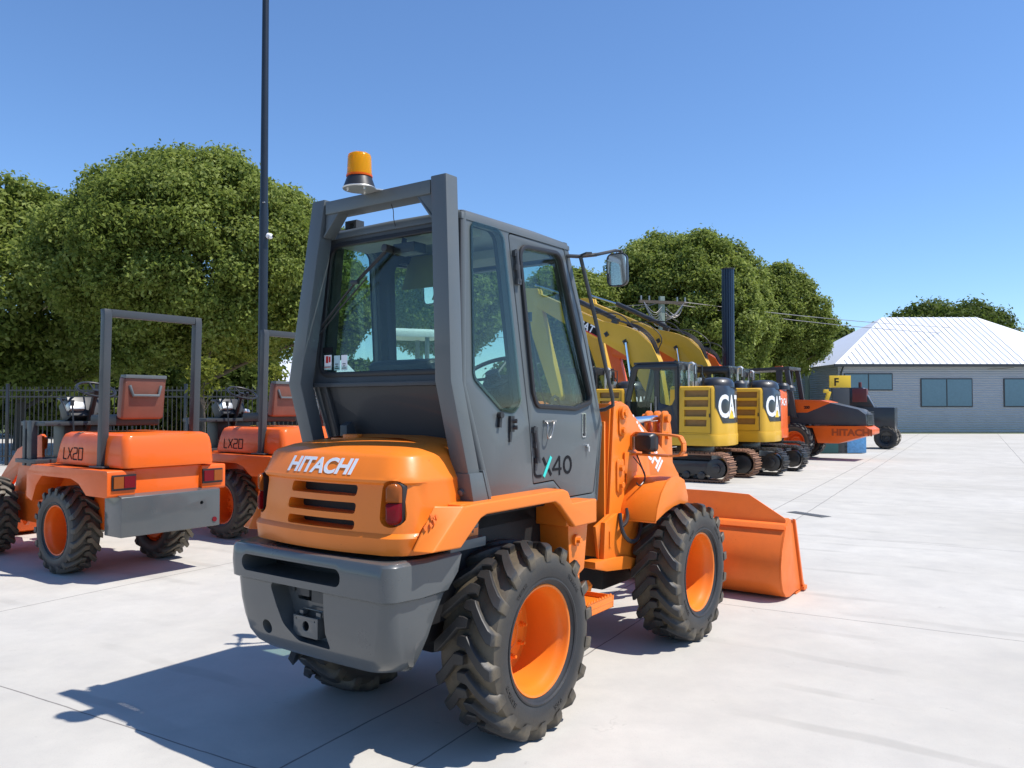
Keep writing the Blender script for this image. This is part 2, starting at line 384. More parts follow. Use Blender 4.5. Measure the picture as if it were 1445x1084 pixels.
# door, seals, glass, both sides
for sg in (-1,1):
    d=obj('door',plate(M(),DOOR,[DW],-.032,-.001,side(sg),.003),GREY,T)
    s=M();plate(s,off(DW,.012),[off(DW,-.012)],-.02,.014,side(sg),.006);obj('window_seal',s,RUB,d)
    obj('door_glass',plate(M(),off(DW,.004),[],-.012,-.006,side(sg)),GLASS,d)
    s=M();plate(s,off(DOOR,.02),[off(DOOR,-.02)],-.06,-.036,side(sg));obj('door_gasket',s,RUB,d)
    for z0,z1,xx in ((2.24,2.385,.085),(1.315,1.475,.205)):
        h=M();dx=(.012 if z1>2 else .03)
        y=lambda z:cabY(z)+.014
        h.tube([(xx,sg*y(z1),z1),(xx+dx,sg*y(z0),z0)],.0125,10)
        for q in (0,.5,1): 
            z=z1+(z0-z1)*q;h.box((xx+dx*q,sg*(y(z)-.004),z),(.034,.02,.03))
        h.tube([(xx-.004,sg*y(z1),z1),(xx-.004,sg*(y(z1)+.001),z1+.02)],.008,8);obj('door_hinge',h,GREY_D,d)
    # recessed latch handle, wire grab handle, key lock
    h=M();plate(h,rrect(.705,.745,1.42,1.56,.008),[rrect(.711,.739,1.427,1.553,.006)],-.002,.004,side(sg))
    h2=M().prism([(.712,1.44),(.738,1.44),(.738,1.548),(.712,1.548)],side(sg),-.012,.0035);h2.prism([(.715,1.428),(.735,1.428),(.735,1.442),(.715,1.442)],side(sg),-.004,.008)
    hh=obj('door_handle',h,CHROME,d);obj('handle_grip',h2,PLAST,hh)
    h=M().tube([(.31,sg*.516,1.515),(.31,sg*.535,1.508),(.300,sg*.535,1.44),(.32,sg*.535,1.422),(.345,sg*.535,1.44),(.37,sg*.535,1.512),(.40,sg*.516,1.518)],.0045,8,sm=2)
    h.box((.36,sg*.513,1.518),(.12,.014,.012));obj('grab_handle',h,STEEL,d)
    h=M().cyl((.755,sg*.505,1.37),(.755,sg*.522,1.37),.011,14);h.box((.760,sg*.522,1.352),(.012,.008,.03));obj('lock',h,CHROME,d)
    # quarter window
    q=M();plate(q,off(QW,.010),[off(QW,-.006)],.0,.005,side(sg),.002);qs=obj('quarter_window',q,simple('window_edge',(.02,.03,.028),.3,0,.1),T)
    obj('pane',plate(M(),off(QW,.013),[],.005,.009,side(sg)),GLASS,qs)
    # rubber stoppers
    st=M().cyl((-.10,sg*.50,1.555),(-.10,sg*.535,1.555),.016,14);st.box((-.10,sg*.515,1.52),(.018,.02,.05),(0,.1,0));obj('door_stop',st,PLAST,T);st=M()
    st.box((.0,sg*.515,1.51),(.032,.02,.08));st.cyl((.005,sg*.51,1.525),(.018,sg*.54,1.525),.011,8);st.cyl((.008,sg*.51,1.492),(.02,sg*.54,1.492),.011,8);st.box((-.008,sg*.513,1.45),(.014,.01,.06))
    obj('door_latch',st,PLAST,T)
# lettering on the right door : L X 4 0
def strokes(m,pts,w,fn,z0=.0012):
    P=[Vector(p) for p in pts]
    for i,(a,b) in enumerate(zip(P,P[1:])):
        t=(b-a).normalized();n=Vector((-t.y,t.x))*w/2
        q=[a+n,a-n,b-n,b+n];m.prism([tuple(p) for p in q],fn,z0-.001,z0+.0002*(i%3)+.0006)
    return m
lf=side(-1)
m=M()
def arcp(cx_,cy_,rx,ry,a0,a1,n=10): return [(cx_+rx*math.cos(R(a0+(a1-a0)*i/n)),cy_+ry*math.sin(R(a0+(a1-a0)*i/n))) for i in range(n+1)]
strokes(m,[(.216,1.328),(.216,1.262)]+arcp(.246,1.258,.03,.028,180,270,6)+[(.283,1.230)],.015,lf)
strokes(m,[(.298,1.325),(.326,1.285)],.018,lf);strokes(m,[(.352,1.262),(.378,1.228)],.018,lf)
strokes(m,[(.462,1.222),(.462,1.325),(.392,1.256),(.482,1.256)],.0135,lf)
zero=arcp(.546,1.274,.038,.044,90,450,20);strokes(m,zero,.015,lf)
obj('lettering',m,BLACKV,T,merge=0)
obj('lettering',strokes(M(),[(.374,1.327),(.302,1.224)],.02,lf,.003),TEAL,T)
# ---- roof, rear frame, front frame, floor
m=M()
prof=[(-.36,.0),(-.345,.03),(-.30,.045),(.55,.045),(.61,.03),(.64,.0)]
def roofring(x,e,z): 
    return [(x,-.471+e,2.490),(x,-.470+e,2.512+z*.5),(x,-.45+e,2.520+z),(x,0,2.524+z*1.1),(x,.45-e,2.520+z),(x,.470-e,2.512+z*.5),(x,.471-e,2.490)]
rg=[roofring(x,e,z) for x,e,z in ((-.352,.02,-.004),(-.34,.0,.012),(-.30,0,.02),(.3,0,.022),(.60,0,.014),(.635,.0,.0),(.642,.02,-.004))]
m.rings(rg);obj('roof',m,GREY,T,ang=50)
m=M();m.bx(-.31,.60,-.435,.435,2.495,2.51);m.bx(-.30,-.1,-.40,.40,2.45,2.496);m.bx(.35,.56,-.40,.40,2.44,2.496)
obj('roof_lining',m,LINER,T,bevel=.01)
def rearx(z): return -.335-.06*max(0,min(1,(2.53-z)/.82))
RF=lambda u,v,w:(rearx(v)-w,u,v)
RO=[(-.465,2.53),(.465,2.53),(.51,1.70),(-.51,1.70)]
RW=fil([(-.425,2.455),(.425,2.455),(.462,1.765),(-.462,1.765)],.07)
m=M();plate(m,RO,[RW],-.035,.004,RF,.004);obj('rear_frame',m,GREY_D,T)
s=M();plate(s,off(RW,.014),[off(RW,-.012)],-.01,.013,RF,.005);rs=obj('window_seal',s,RUB,T)
obj('rear_window',plate(M(),off(RW,.002),[],-.004,.002,RF),GLASS,T)
# rounded rear corner posts
for sg in (-1,1):
    p=M().tube([(rearx(2.52)+.022,sg*.447,2.52),(rearx(1.70)+.022,sg*.492,1.70),(-.165,sg*.492,1.15)],.0245,12)
    obj('corner_post',p,GREY,T)
# lower rear cab panel
LP=lambda u,v,w:(-.385+(1.70-v)*.36-w,u,v)
m=M();plate(m,[(-.50,1.70),(.50,1.70),(.50,1.14),(-.50,1.14)],[],-.03,.0,LP,.004)
for y in (.40,-.40): m.prism([(-.385,1.70),(-.41,1.70),(-.25,1.25),(-.22,1.25)],XZ,y-.012,y+.012)
m.prism([(-.36,1.52),(-.40,1.50),(-.40,1.18),(-.2,1.18)],XZ,.24,.29)
m.bx(-.425,-.375,-.50,.50,1.698,1.72)
obj('lower_rear_panel',m,GREY_D,T,bevel=.003)
# front frame with windscreen
def FRm(u,v,w):
    k=(2.53-v)/(2.53-1.485) if v>1.485 else 1
    x=.62+.325*k-(0 if v>1.485 else (1.485-v)*.136)
    return (x+w,u,v)
m=M();FW=fil([(-.40,2.44),(.40,2.44),(.44,1.60),(-.44,1.60)],.08)
plate(m,[(-.465,2.53),(.465,2.53),(.51,1.485),(-.51,1.485)],[FW],-.04,0,FRm,.003)
plate(m,[(-.51,1.485),(.51,1.485),(.51,1.045),(-.51,1.045)],[],-.04,0,FRm,.003)
obj('front_frame_panel',m,GREY,T)
obj('windscreen',plate(M(),off(FW,.01),[],-.012,-.006,FRm),GLASS,T)
s=M();plate(s,off(FW,.013),[off(FW,-.013)],-.05,.01,FRm,.005);obj('window_seal',s,RUB,T)
# interior trim : olive lining on the far pillars
m=M()
for sg in (1,-1):
    plate(m,off(SIDE,-.012),[off(QW,.004),off(DW,.004)],-.062,-.0365,side(sg),.004)
plate(m,[(-.44,2.49),(.44,2.49),(.47,1.50),(-.47,1.50)],[off(FW,.004)],-.065,-.042,FRm,.004)
obj('pillar_lining',m,TRIM,T)
m=M();m.bx(-.15,.86,-.46,.46,1.06,1.09);m.bx(-.30,.15,-.46,.46,1.09,1.40);obj('cab_floor',m,CHASSIS,T)
# seat
m=M();m.box((.02,0,1.50),(.44,.46,.12));m.box((.02,0,1.42),(.36,.36,.06));st=obj('seat',m,VINYL,T,bevel=.035,seg=3)
m=M();m.box((-.20,0,1.66),(.12,.44,.36),(0,-.16,0));obj('seat_back',m,VINYL,st,bevel=.04,seg=3)
# steering column & wheel
m=M();c=Vector((.50,-.02,1.79));n=Vector((-.52,0,.85)).normalized();a=Vector((0,1,0));b=n.cross(a)
ringp=[c+a*.19*math.cos(2*PI*k/28)+b*.19*math.sin(2*PI*k/28) for k in range(29)]
m.tube(ringp,.0125,8,caps=False)
for k in range(3): 
    q=c+(a*math.cos(2*PI*k/3+.5)+b*math.sin(2*PI*k/3+.5))*.185;m.tube([c-n*.03,q],.009,6)
m.cyl(c-n*.05,c+n*.012,.042,14);sw=obj('steering_wheel',m,PLAST,T)
m=M();m.tube([c-n*.04,(.70,-.02,1.45),(.72,-.02,1.1)],.045,10);m.box((.66,-.02,1.68),(.20,.26,.14),(0,.5,0));obj('dashboard',m,PLAST,T,bevel=.006)
m=M().box((.60,-.19,1.80),(.004,.085,.13),(0,0,.4));obj('sticker',m,simple('pale_sticker',(.35,.62,.68),.4),T)
m=M()
for yy,xx,zz in ((-.33,.30,1.72),(-.29,.34,1.70),(-.36,.26,1.66)):
    m.tube([(xx+.12,yy,1.42),(xx+.05,yy,zz-.12),(xx,yy,zz)],.007,6,sm=1);m.cyl((xx,yy,zz-.01),(xx-.005,yy,zz+.045),.018,10)
m.box((.36,-.34,1.36),(.36,.14,.22));obj('control_levers',m,PLAST,T,bevel=.004)
m=M().tube([(.50,-.40,1.42),(.52,-.41,1.60),(.56,-.41,1.66),(.62,-.41,1.64),(.64,-.41,1.52)],.01,6,sm=1);m.cyl((.33,-.40,2.06),(.33,-.40,2.11),.016,10)
m.tube([(.33,-.40,2.06),(.45,-.38,1.75),(.62,-.35,1.50)],.0055,6,sm=1);m.tube([(.33,-.40,2.06),(.52,-.33,1.72),(.72,-.30,1.50)],.0055,6,sm=1);obj('wiring',m,HOSE,T)
# sun visor (hanging inside left front)
m=M();m.prism([(.30,2.47),(.34,2.47),(.22,2.27),(.16,2.20)],XZ,.12,.16);m.prism([(.26,2.49),(.36,2.49),(.19,2.28)],XZ,.16,.42);obj('sun_visor',m,VISOR,T,bevel=.006)
# rear wiper and motor
m=M();m.tube([(-.37,-.03,2.40),(-.385,.20,2.24),(-.40,.44,2.02)],.0065,8,sm=1);m.tube([(-.372,-.01,2.375),(-.39,.18,2.235)],.005,6)
m.tube([(-.40,.10,2.25),(-.405,.30,2.10),(-.41,.46,1.96)],.0045,6);m.cyl((-.34,-.02,2.39),(-.40,-.02,2.39),.02,12);m.box((-.30,-.10,2.39),(.09,.14,.05));m.tube([(-.30,-.06,2.40),(-.28,-.05,2.48)],.014,8)
m.box((-.40,.185,2.235),(.02,.05,.02));obj('wiper',m,PLAST,T,bevel=.002)
# small decals low on the rear glass
for (y0,z0,w_,h_,mt) in ((.405,1.80,.055,.078,WHITE),(.33,1.795,.045,.078,simple('faded_sticker',(.42,.58,.6),.4)),(.275,1.795,.045,.08,WHITE)):
    s=obj('sticker',M().box((rearx(z0+.04)-.0035,y0-w_/2+.02,z0+.03),(.001,w_,h_)),mt,T)
    t=M()
    if y0>.4: t.box((rearx(z0+.04)-.0045,y0-w_/2+.026,z0+.045),(.001,.018,.036));t.box((rearx(z0+.04)-.0045,y0-w_/2+.006,z0+.045),(.001,.012,.03));obj('sticker_print',t,RED,s);t=M().box((rearx(z0)-.0045,y0-w_/2+.02,z0+.005),(.001,.05,.003));obj('sticker_print',t,RED,s)
    else:
        for q in range(3): t.box((rearx(z0+.02)-.0045,y0-w_/2+.02,z0+.002+q*.011),(.001,w_*(.7,.35,.5)[q],.004))
        obj('sticker_print',t,BLACKV,s)
m=M().box((rearx(1.85)-.004,.40,1.895),(.002,.075,.03));obj('sticker',m,BLACKV,T)
# hook bracket & lug on the cab roof
m=M();plate(m,[(.275,2.53),(.36,2.53),(.36,2.59),(.275,2.59)],[[(.295,2.543),(.325,2.543),(.325,2.576),(.295,2.576)]],-.31,-.25,YZ,.003);m.box((-.30,.44,2.545),(.07,.08,.02));obj('roof_bracket',m,GREY_D,T)
# ------------------------------------------------------------------ roll bar
for sg in (1,-1):
    m=M()
    def q(x,y,z,dx=.085,dy=.095): return [(x,sg*y,z),(x+dx,sg*y,z),(x+dx,sg*(y-dy),z),(x,sg*(y-dy),z)]
    m.rings([q(-.446,.462,2.682),q(-.519,.556,1.715),q(-.352,.556,1.15)])
    obj('roll_bar_post',m,GREY,T,bevel=.007)
m=M();m.bx(-.444,-.335,-.364,.364,2.60,2.668);obj('cross_beam',m,GREY,T,bevel=.005)
for sg in (1,-1):
    m=M()
    for xx in (-.435,-.38): m.prism([(sg*.365,2.602),(sg*.27,2.602),(sg*.375,2.48)],YZ,xx,xx+.012)
    m.hexa([(-.436,sg*.27,2.602),(-.37,sg*.27,2.602),(-.37,sg*.282,2.602),(-.436,sg*.282,2.602)],[(-.445,sg*.372,2.48),(-.38,sg*.372,2.48),(-.38,sg*.378,2.49),(-.445,sg*.378,2.49)])
    obj('gusset',m,GREY,T,bevel=.002)
for sg in (1,-1):
    m=M();m.hexa([(-.398,sg*.565,1.29),(-.298,sg*.565,1.29),(-.298,sg*.455,1.29),(-.398,sg*.455,1.29)],[(-.372,sg*.572,1.145),(-.255,sg*.572,1.145),(-.255,sg*.45,1.145),(-.372,sg*.45,1.145)])
    m.hexa([(-.30,sg*.568,1.30),(-.29,sg*.568,1.30),(-.29,sg*.45,1.30),(-.30,sg*.45,1.30)],[(-.255,sg*.575,1.145),(-.235,sg*.575,1.145),(-.235,sg*.45,1.145),(-.255,sg*.45,1.145)])
    m.cyl((-.40,sg*.51,1.20),(-.378,sg*.51,1.205),.016,6)
    obj('post_foot',m,GREY,T,bevel=.003)
m=M().tube([(-.40,-.07,2.60),(-.40,-.085,2.57),(-.39,-.075,2.53),(-.36,-.06,2.50)],.0022,6,sm=2)
obj('beacon_cable',m,HOSE,T);m=M();m.tube([(-.40,.37,2.62),(-.41,.40,2.55),(-.36,.43,2.50),(-.34,.47,2.46)],.0035,6,sm=2);m.tube([(-.36,.475,2.50),(-.40,.52,2.1),(-.43,.545,1.74),(-.40,.54,1.70)],.008,6,sm=1)
obj('beacon_cable',m,HOSE,T)
# beacon
BX,BY,BZ=-.53,.02,2.662
m=M().lathe([(0.001,BZ),(.080,BZ-.002),(.082,BZ+.003),(.080,BZ+.006),(.001,BZ+.006)],28);m.v=[(x+BX,y+BY,z) for x,y,z in m.v]
m.hexa([(BX+.03,BY-.05,BZ),(BX+.17,BY-.11,BZ+.006),(BX+.17,BY+.05,BZ+.006),(BX+.03,BY+.07,BZ)],[(BX+.03,BY-.05,BZ+.005),(BX+.17,BY-.11,BZ+.011),(BX+.17,BY+.05,BZ+.011),(BX+.03,BY+.07,BZ+.005)])
for a in (.3,2.4,4.4): m.cyl((BX+.055*math.cos(a),BY+.055*math.sin(a),BZ-.012),(BX+.055*math.cos(a),BY+.055*math.sin(a),BZ+.01),.006,8)
bc=obj('beacon_bracket',m,ALU,T)
def latheat(pr,n=36): 
    m=M().lathe(pr,n);m.v=[(x+BX,y+BY,z) for x,y,z in m.v];return m
obj('beacon_base',latheat([(.001,BZ+.006),(.078,BZ+.006),(.075,BZ+.016),(.060,BZ+.058),(.001,BZ+.058)]),PLAST,bc)
obj('beacon_collar',latheat([(.001,BZ+.0585),(.064,BZ+.0585),(.064,BZ+.068),(.001,BZ+.068)]),plens('collar_amber',(.8,.12,.01),tr=.2),bc)
obj('beacon_dome',latheat([(.0615,BZ+.0685),(.060,BZ+.09),(.0575,BZ+.158),(.054,BZ+.168),(.045,BZ+.174),(.001,BZ+.175),(.001,BZ+.171),(.043,BZ+.170),(.051,BZ+.164),(.054,BZ+.155),(.057,BZ+.09),(.058,BZ+.0685)],48),AMBER,bc)
m=latheat([(.001,BZ+.0685),(.035,BZ+.0685),(.035,BZ+.085),(.001,BZ+.085)]);m.cyl((BX,BY,BZ+.08),(BX,BY,BZ+.14),.009,10)
m.lathe([(.012,.0),(.026,.010),(.034,.024)],20,'X',c=(0,0,0)) if False else None
m.box((BX+.018,BY,BZ+.118),(.006,.062,.058),(0,.15,.4));obj('reflector',m,simple('beacon_reflector',(.8,.6,.3),.2,.8),bc)
# ------------------------------------------------------------------ counterweight bumper
def plan(xr,hw,xf,rc,z,bow=.02,n=7,zf=None):
    """closed plan ring: rear edge at xr bowed, corner radius rc, front at xf"""
    pts=[];hw-=.022
    for i in range(13):
        y=hw-rc;t=-1+2*i/12;pts.append((xr-bow*(1-t*t),t*y))
    right=[(xr+rc*(1-math.cos(PI/2*k/n)),(hw-rc)+rc*math.sin(PI/2*k/n)) for k in range(1,n+1)]
    right+=[(xr+rc+(xf-xr-rc)*.35,hw+.022)];hw+=.022
    ring=[(x,-y) for x,y in right[::-1]]  # -y side from front to rear
    ring=[(xf,-hw*.985)]+ring+pts+right+[(xf,hw*.985)]
    zf=z if zf is None else zf
    out=[]
    for x,y in ring:
        k=(x-xr)/max(.01,(xf-xr));out.append((x,y,z+(zf-z)*max(0,k)))
    return out
BR=[(-.80,.48,-.50,.05,.940),(-.865,.535,-.445,.06,.948),(-.880,.553,-.44,.065,.943),(-.888,.563,-.44,.07,.931),(-.890,.567,-.47,.07,.86),(-.886,.563,-.535,.07,.790),(-.876,.555,-.54,.07,.784),(-.866,.545,-.542,.07,.778),
    (-.862,.540,-.60,.08,.68),(-.852,.532,-.635,.09,.60),(-.838,.520,-.67,.10,.53),(-.818,.498,-.69,.12,.482),(-.79,.46,-.69,.13,.455),(-.75,.39,-.69,.05,.442)]
bump=obj('counterweight',M().rings([plan(a,b,c,d,z,.006) for a,b,c,d,z in BR]),BUMP,T,ang=32)
cut=[M().prism(rrect(-.255,.425,.823,.90,.036,6),YZ,-.95,-.60),
     M().prism(fil([(-.125,.783),(.245,.783),(.16,.60),(.07,.535),(-.145,.530),(-.125,.60)],[.01,.02,.1,.08,.01,.01]),YZ,-.95,-.775),
     M().prism(rrect(-.10,.155,.70,.79,.01),YZ,-.9,-.62)]
c4=M();c4.cyl((-.95,.30,.535),(-.74,.27,.60),.034,20);cut.append(c4)
boolean(bump,cut)
# towing plate inside the recess
m=M();plate(m,rrect(-.045,.12,.553,.645,.004),[circ(.035,.603,.022,24),circ(.10,.63,.0035,8),circ(-.025,.63,.0035,8)],-.832,-.822,YZ,.001)
m.bx(-.822,-.77,-.045,-.033,.553,.645);m.bx(-.822,-.77,.108,.12,.553,.645)
m.tube([(-.80,.085,.645),(-.80,.085,.672),(-.80,-.045,.672),(-.80,-.045,.645)],.0035,6);m.box((-.80,.085,.655),(.03,.025,.02));m.box((-.80,-.03,.655),(.03,.03,.024))
for y in (.150,-.085): m.cyl((-.79,y,.60),(-.778,y,.60),.036,20)
obj('towing_plate',m,BUMP,bump,bevel=.001)
m=M();m.bx(-.80,-.63,.05,.14,.725,.775);m.bx(-.80,-.63,-.09,.035,.705,.785);m.bx(-.79,-.77,.165,.195,.735,.783);m.cyl((-.80,-.02,.775),(-.81,-.02,.775),.012,10)
obj('hitch_block',m,GREY_D,bump,bevel=.006)
# ------------------------------------------------------------------ rear hood
def hring(xr,hw,z,rc,bow,xf=-.24,zc=0,zf=0,fw=None):
    pts=[];n=6
    fw=hw if fw is None else fw
    pts+= [(xf,-fw),(xf-.12,-fw-(hw-fw)*.3),(xf-.24,-hw)]
    for k in range(n,-1,-1): pts.append((xr+rc*(1-math.cos(PI/2*k/n)),-(hw-rc)-rc*math.sin(PI/2*k/n)))
    for i in range(1,12): t=-1+2*i/12;pts.append((xr-bow*(1-t*t),t*(hw-rc)))
    for k in range(0,n+1): pts.append((xr+rc*(1-math.cos(PI/2*k/n)),(hw-rc)+rc*math.sin(PI/2*k/n)))
    pts+= [(xf-.24,hw),(xf-.12,fw+(hw-fw)*.3),(xf,fw)]
    out=[]
    for x,y in pts:
        k=(x-xr)/(xf-xr);out.append((x,y,z+zf*max(0,k)+zc*(1-(y/max(hw,.01))**2)))
    return out
HR=[(-.802,.536,.962,.17,.035),(-.812,.540,1.035,.17,.035),(-.804,.536,1.046,.17,.035),(-.795,.531,1.054,.17,.034),(-.785,.523,1.16,.17,.034),(-.772,.512,1.258,.16,.032),(-.783,.514,1.268,.16,.032),(-.785,.510,1.28,.16,.032),(-.776,.502,1.295,.16,.032),(-.742,.472,1.372,.13,.03)]
rg=[hring(a,b,c,d,e,fw=b-.045) for a,b,c,d,e in HR]
rg+= [hring(-.726,.458,1.386,.12,.03,zc=.002,fw=.43),hring(-.66,.41,1.408,.11,.028,zc=.006,zf=.02,fw=.40),hring(-.52,.34,1.428,.09,.02,zc=.010,zf=.02,fw=.32),hring(-.36,.22,1.448,.05,.01,zc=.012,fw=.20,zf=.01)]
mh=M().rings(rg,closed=False,caps=False)
n=len(rg[0])
# close the top strip and make it a solid by adding an inner floor
top=rg[-1];mh.add(top+[(-.24,-.20,1.46),(-.24,.20,1.46)],[tuple(range(n))])
inner=[(p[0],p[1],p[2]) for r in rg for p in (r[0],)]
b0=len(mh.v);
mh.add(rg[0],[tuple(range(n))[::-1]])                      # bottom cap
fr=[r[0] for r in rg]+[r[-1] for r in rg][::-1];mh.add(fr,[tuple(range(len(fr)))])   # front cap
hood=obj('rear_hood',mh,ORANGE,T,ang=28,merge=1e-4)
cs=[]
for (z0,z1,yl) in ((1.185,1.245,.175),(1.108,1.168,.19),(1.040,1.092,.185)):
    z0+=.02;z1+=.008
    cs.append(M().prism(fil([(-.248,z0),(yl,z0),(yl-.01,z1),(-.255,z1)],.014,4),YZ,-.95,-.70))
for sg in (1,-1):
    cs.append(M().prism([(sg*.434+.052*math.cos(2*PI*k/24)*(1),1.18+(.055 if math.sin(2*PI*k/24)>0 else -.055)+.045*math.sin(2*PI*k/24)) for k in range(24)],YZ,-.95,-.725))
boolean(hood,cs)
g=M();g.bx(-.722,-.701,-.26,.20,1.03,1.26);obj('grille_mesh',g,CHASSIS,hood)
for sg in (1,-1):
    pr=[(sg*.448+.025*math.cos(2*PI*k/24),1.18+(.062 if math.sin(2*PI*k/24)>0 else -.062)+.026*math.sin(2*PI*k/24)) for k in range(24)]
    def lensfn(u,v,w,sg=sg): return (-.755+(abs(u)-.448)*.6-w,u,v)
    c_=sg*.448;up=[(c_+.025,1.187)]+[(c_+.025*math.cos(PI*k/12),1.242+.026*math.sin(PI*k/12)) for k in range(13)]+[(c_-.025,1.187)]
    lo=[(c_-.025,1.184)]+[(c_-.025*math.cos(PI*k/12),1.118-.026*math.sin(PI*k/12)) for k in range(13)]+[(c_+.025,1.184)]
    tl=obj('tail_lamp',M().prism([(sg*.448+(u-sg*.448)*1.15,1.18+(v-1.18)*1.04) for u,v in pr],lensfn,-.03,.002),RUB,T)
    def dome(poly):
        m=M();cu=sum(p[0] for p in poly)/len(poly);cv=sum(p[1] for p in poly)/len(poly);rgs=[]
        for s,w in ((1,.0),(1,.016),(.9,.024),(.6,.030),(.1,.032)): rgs.append([lensfn(cu+(u-cu)*s,cv+(v-cv)*s,w) for u,v in poly])
        return m.rings(rgs)
    obj('indicator_lens',dome(up),AMBL,tl);obj('brake_lens',dome(lo),REDL,tl)
m=M()
def hoodback(u,v):  # x on rear slope at given y,z
    zs=[1.295,1.372];k=(v-1.295)/(1.372-1.295);return -.776+.034*k-.031*max(0,1-(u/.36)**2)-.0015
text(m,'HITACHI',.100,lambda x,y,z:(hoodback(.218-x,1.300+y*.93)-z,.218-x,1.300+y*.93),.0006,shear=.22,bold=.0032,sx=1.13,space=.98)
obj('lettering',m,WHITE,hood,merge=0)
m=M().box((-.50,.13,1.433),(.05,.18,.018));m.cyl((-.47,.12,1.43),(-.47,.12,1.46),.05,16);obj('filler_cap',m,ORANGE,hood,bevel=.006)
# ------------------------------------------------------------------ rear fenders
for sg in (-1,1):
    yo,yi=.64,.38
    outer=[(-.520,1.160),(-.455,1.163),(.300,1.165),(.345,1.150),(.385,1.085),(.645,1.085),(.645,.955),(.415,.955),(.265,1.085),(.22,1.108),(-.36,1.108),(-.405,1.095),(-.547,.982),(-.733,.988)]
    outer=fil(outer,[.0,.0,.03,.03,.02,.012,.012,.01,.05,.03,.03,.04,.0,.0],4)
    m=M();P=lambda u,v,w:(u,sg*w,v)
    m.prism(outer,P,.600,yo);m.bx(-.50,.34,sg*.43,sg*.602,1.12,1.162);m.bx(.39,.643,sg*.40,sg*.602,.957,1.083)
    # rear facet turning in towards the hood
    m.hexa([(-.5195,sg*yo,1.165),(-.732,sg*yo,.988),(-.57,sg*(yo-.02),.978),(-.42,sg*(yo-.02),1.10)],[(-.655,sg*.575,1.172),(-.765,sg*.550,.987),(-.66,sg*.46,.975),(-.42,sg*.42,1.12)])
    fe=obj('rear_fender',m,ORANGE,T,bevel=.009,seg=3,ang=40)
    if sg<0:
        A,B,C,D=[Vector(p) for p in ((-.5195,-.64,1.165),(-.655,-.575,1.172),(-.765,-.55,.987),(-.732,-.64,.988))]
        nn=(B-A).cross(D-A).normalized();nn=nn if nn.y<0 else -nn
        pf=lambda s,t,w:(A*(1-s)+B*s)*(1-t)+(D*(1-s)+C*s)*t+nn*w
        rs=random.Random(4);ms=M()
        for i in range(9):
            s0_,t0_=.62+.26*rs.random(),.22+.36*rs.random();l=.10+.1*rs.random();h_=.018+.02*rs.random()
            q=[(s0_,t0_),(s0_+l*.9,t0_-l*.5+h_*.4),(s0_+l,t0_-l*.5+h_),(s0_+l*.1,t0_+h_*1.6)]
            ms.hexa([tuple(pf(a,b,.002)) for a,b in q],[tuple(pf(a,b,.0065+.0003*i)) for a,b in q])
        obj('paint_scrape',ms,ORANGE_B,fe,merge=0)
    m=M();m.prism([(.43,.955),(.64,.955),(.60,.70),(.50,.66),(.44,.76)],P,.40,.585);m.prism([(.47,.71),(.57,.70),(.55,.50),(.50,.50)],P,.44,.575)
    obj('skirt',m,ORANGE,fe,bevel=.006)
    m=M();m.cyl((.50,sg*.58,.87),(.50,sg*.605,.87),.032,16);m.cyl((.50,sg*.60,.87),(.50,sg*.625,.87),.016,6);obj('cap_bolt',m,ORANGE,fe)
    # step
    m=M();x0,x1,y0,y1=.50,.80,.44,.66
    m.bx(x0,x1,sg*y0,sg*y1,.49,.497);m.bx(x0,x1,sg*y1,sg*(y1-.008),.46,.525);m.bx(x0,x0+.008,sg*y0,sg*y1,.46,.525);m.bx(x1-.008,x1,sg*y0,sg*y1,.46,.525)
    for k in range(9): m.prism([(x0+.01+k*.031,.525),(x0+.036+k*.031,.525),(x0+.023+k*.031,.540)],P,y1-.008,y1)
    obj('step',m,ORANGE,T,bevel=.0015)
# ------------------------------------------------------------------ rear chassis
m=M()
m.bx(-.66,.62,-.36,.36,.50,1.10);m.bx(-.60,.55,-.40,.40,.98,1.06);m.bx(-.70,-.30,-.42,.42,.60,.96)
m.bx(.55,1.02,-.26,.26,.32,.62);m.bx(.60,.98,-.18,.18,.60,1.05)
m.prism([(-.62,.95),(-.38,1.09),(.25,1.09),(.45,.93),(.5,.6),(-.62,.6)],XZ,-.40,.40)
obj('rear_chassis',m,CHASSIS,T,bevel=.01)
for ax_ in (0,1.97):
    m=M();m.cyl((ax_,-.44,.465),(ax_,.44,.465),.075,16);m.lathe([(.001,-.14),(.12,-.13),(.17,-.04),(.17,.04),(.12,.13),(.001,.14)],20,'Y',c=(ax_,0,.465));obj('axle',m,ORANGE if ax_ else CHASSIS,T)
# grey battery hanger under the fender
m=M();m.bx(-.40,-.28,-.50,-.40,1.0,1.12);m.bx(-.37,-.29,-.535,-.49,1.03,1.08);m.box((-.375,-.46,.965),(.26,.17,.045));obj('tool_bracket',m,GREY,T,bevel=.006)
# ------------------------------------------------------------------ wheels
for x in (0,1.97):
    for sg in (-1,1): add_wheel(T,(x,sg*.56,.465),sg,.465,.32,txt=(sg<0))
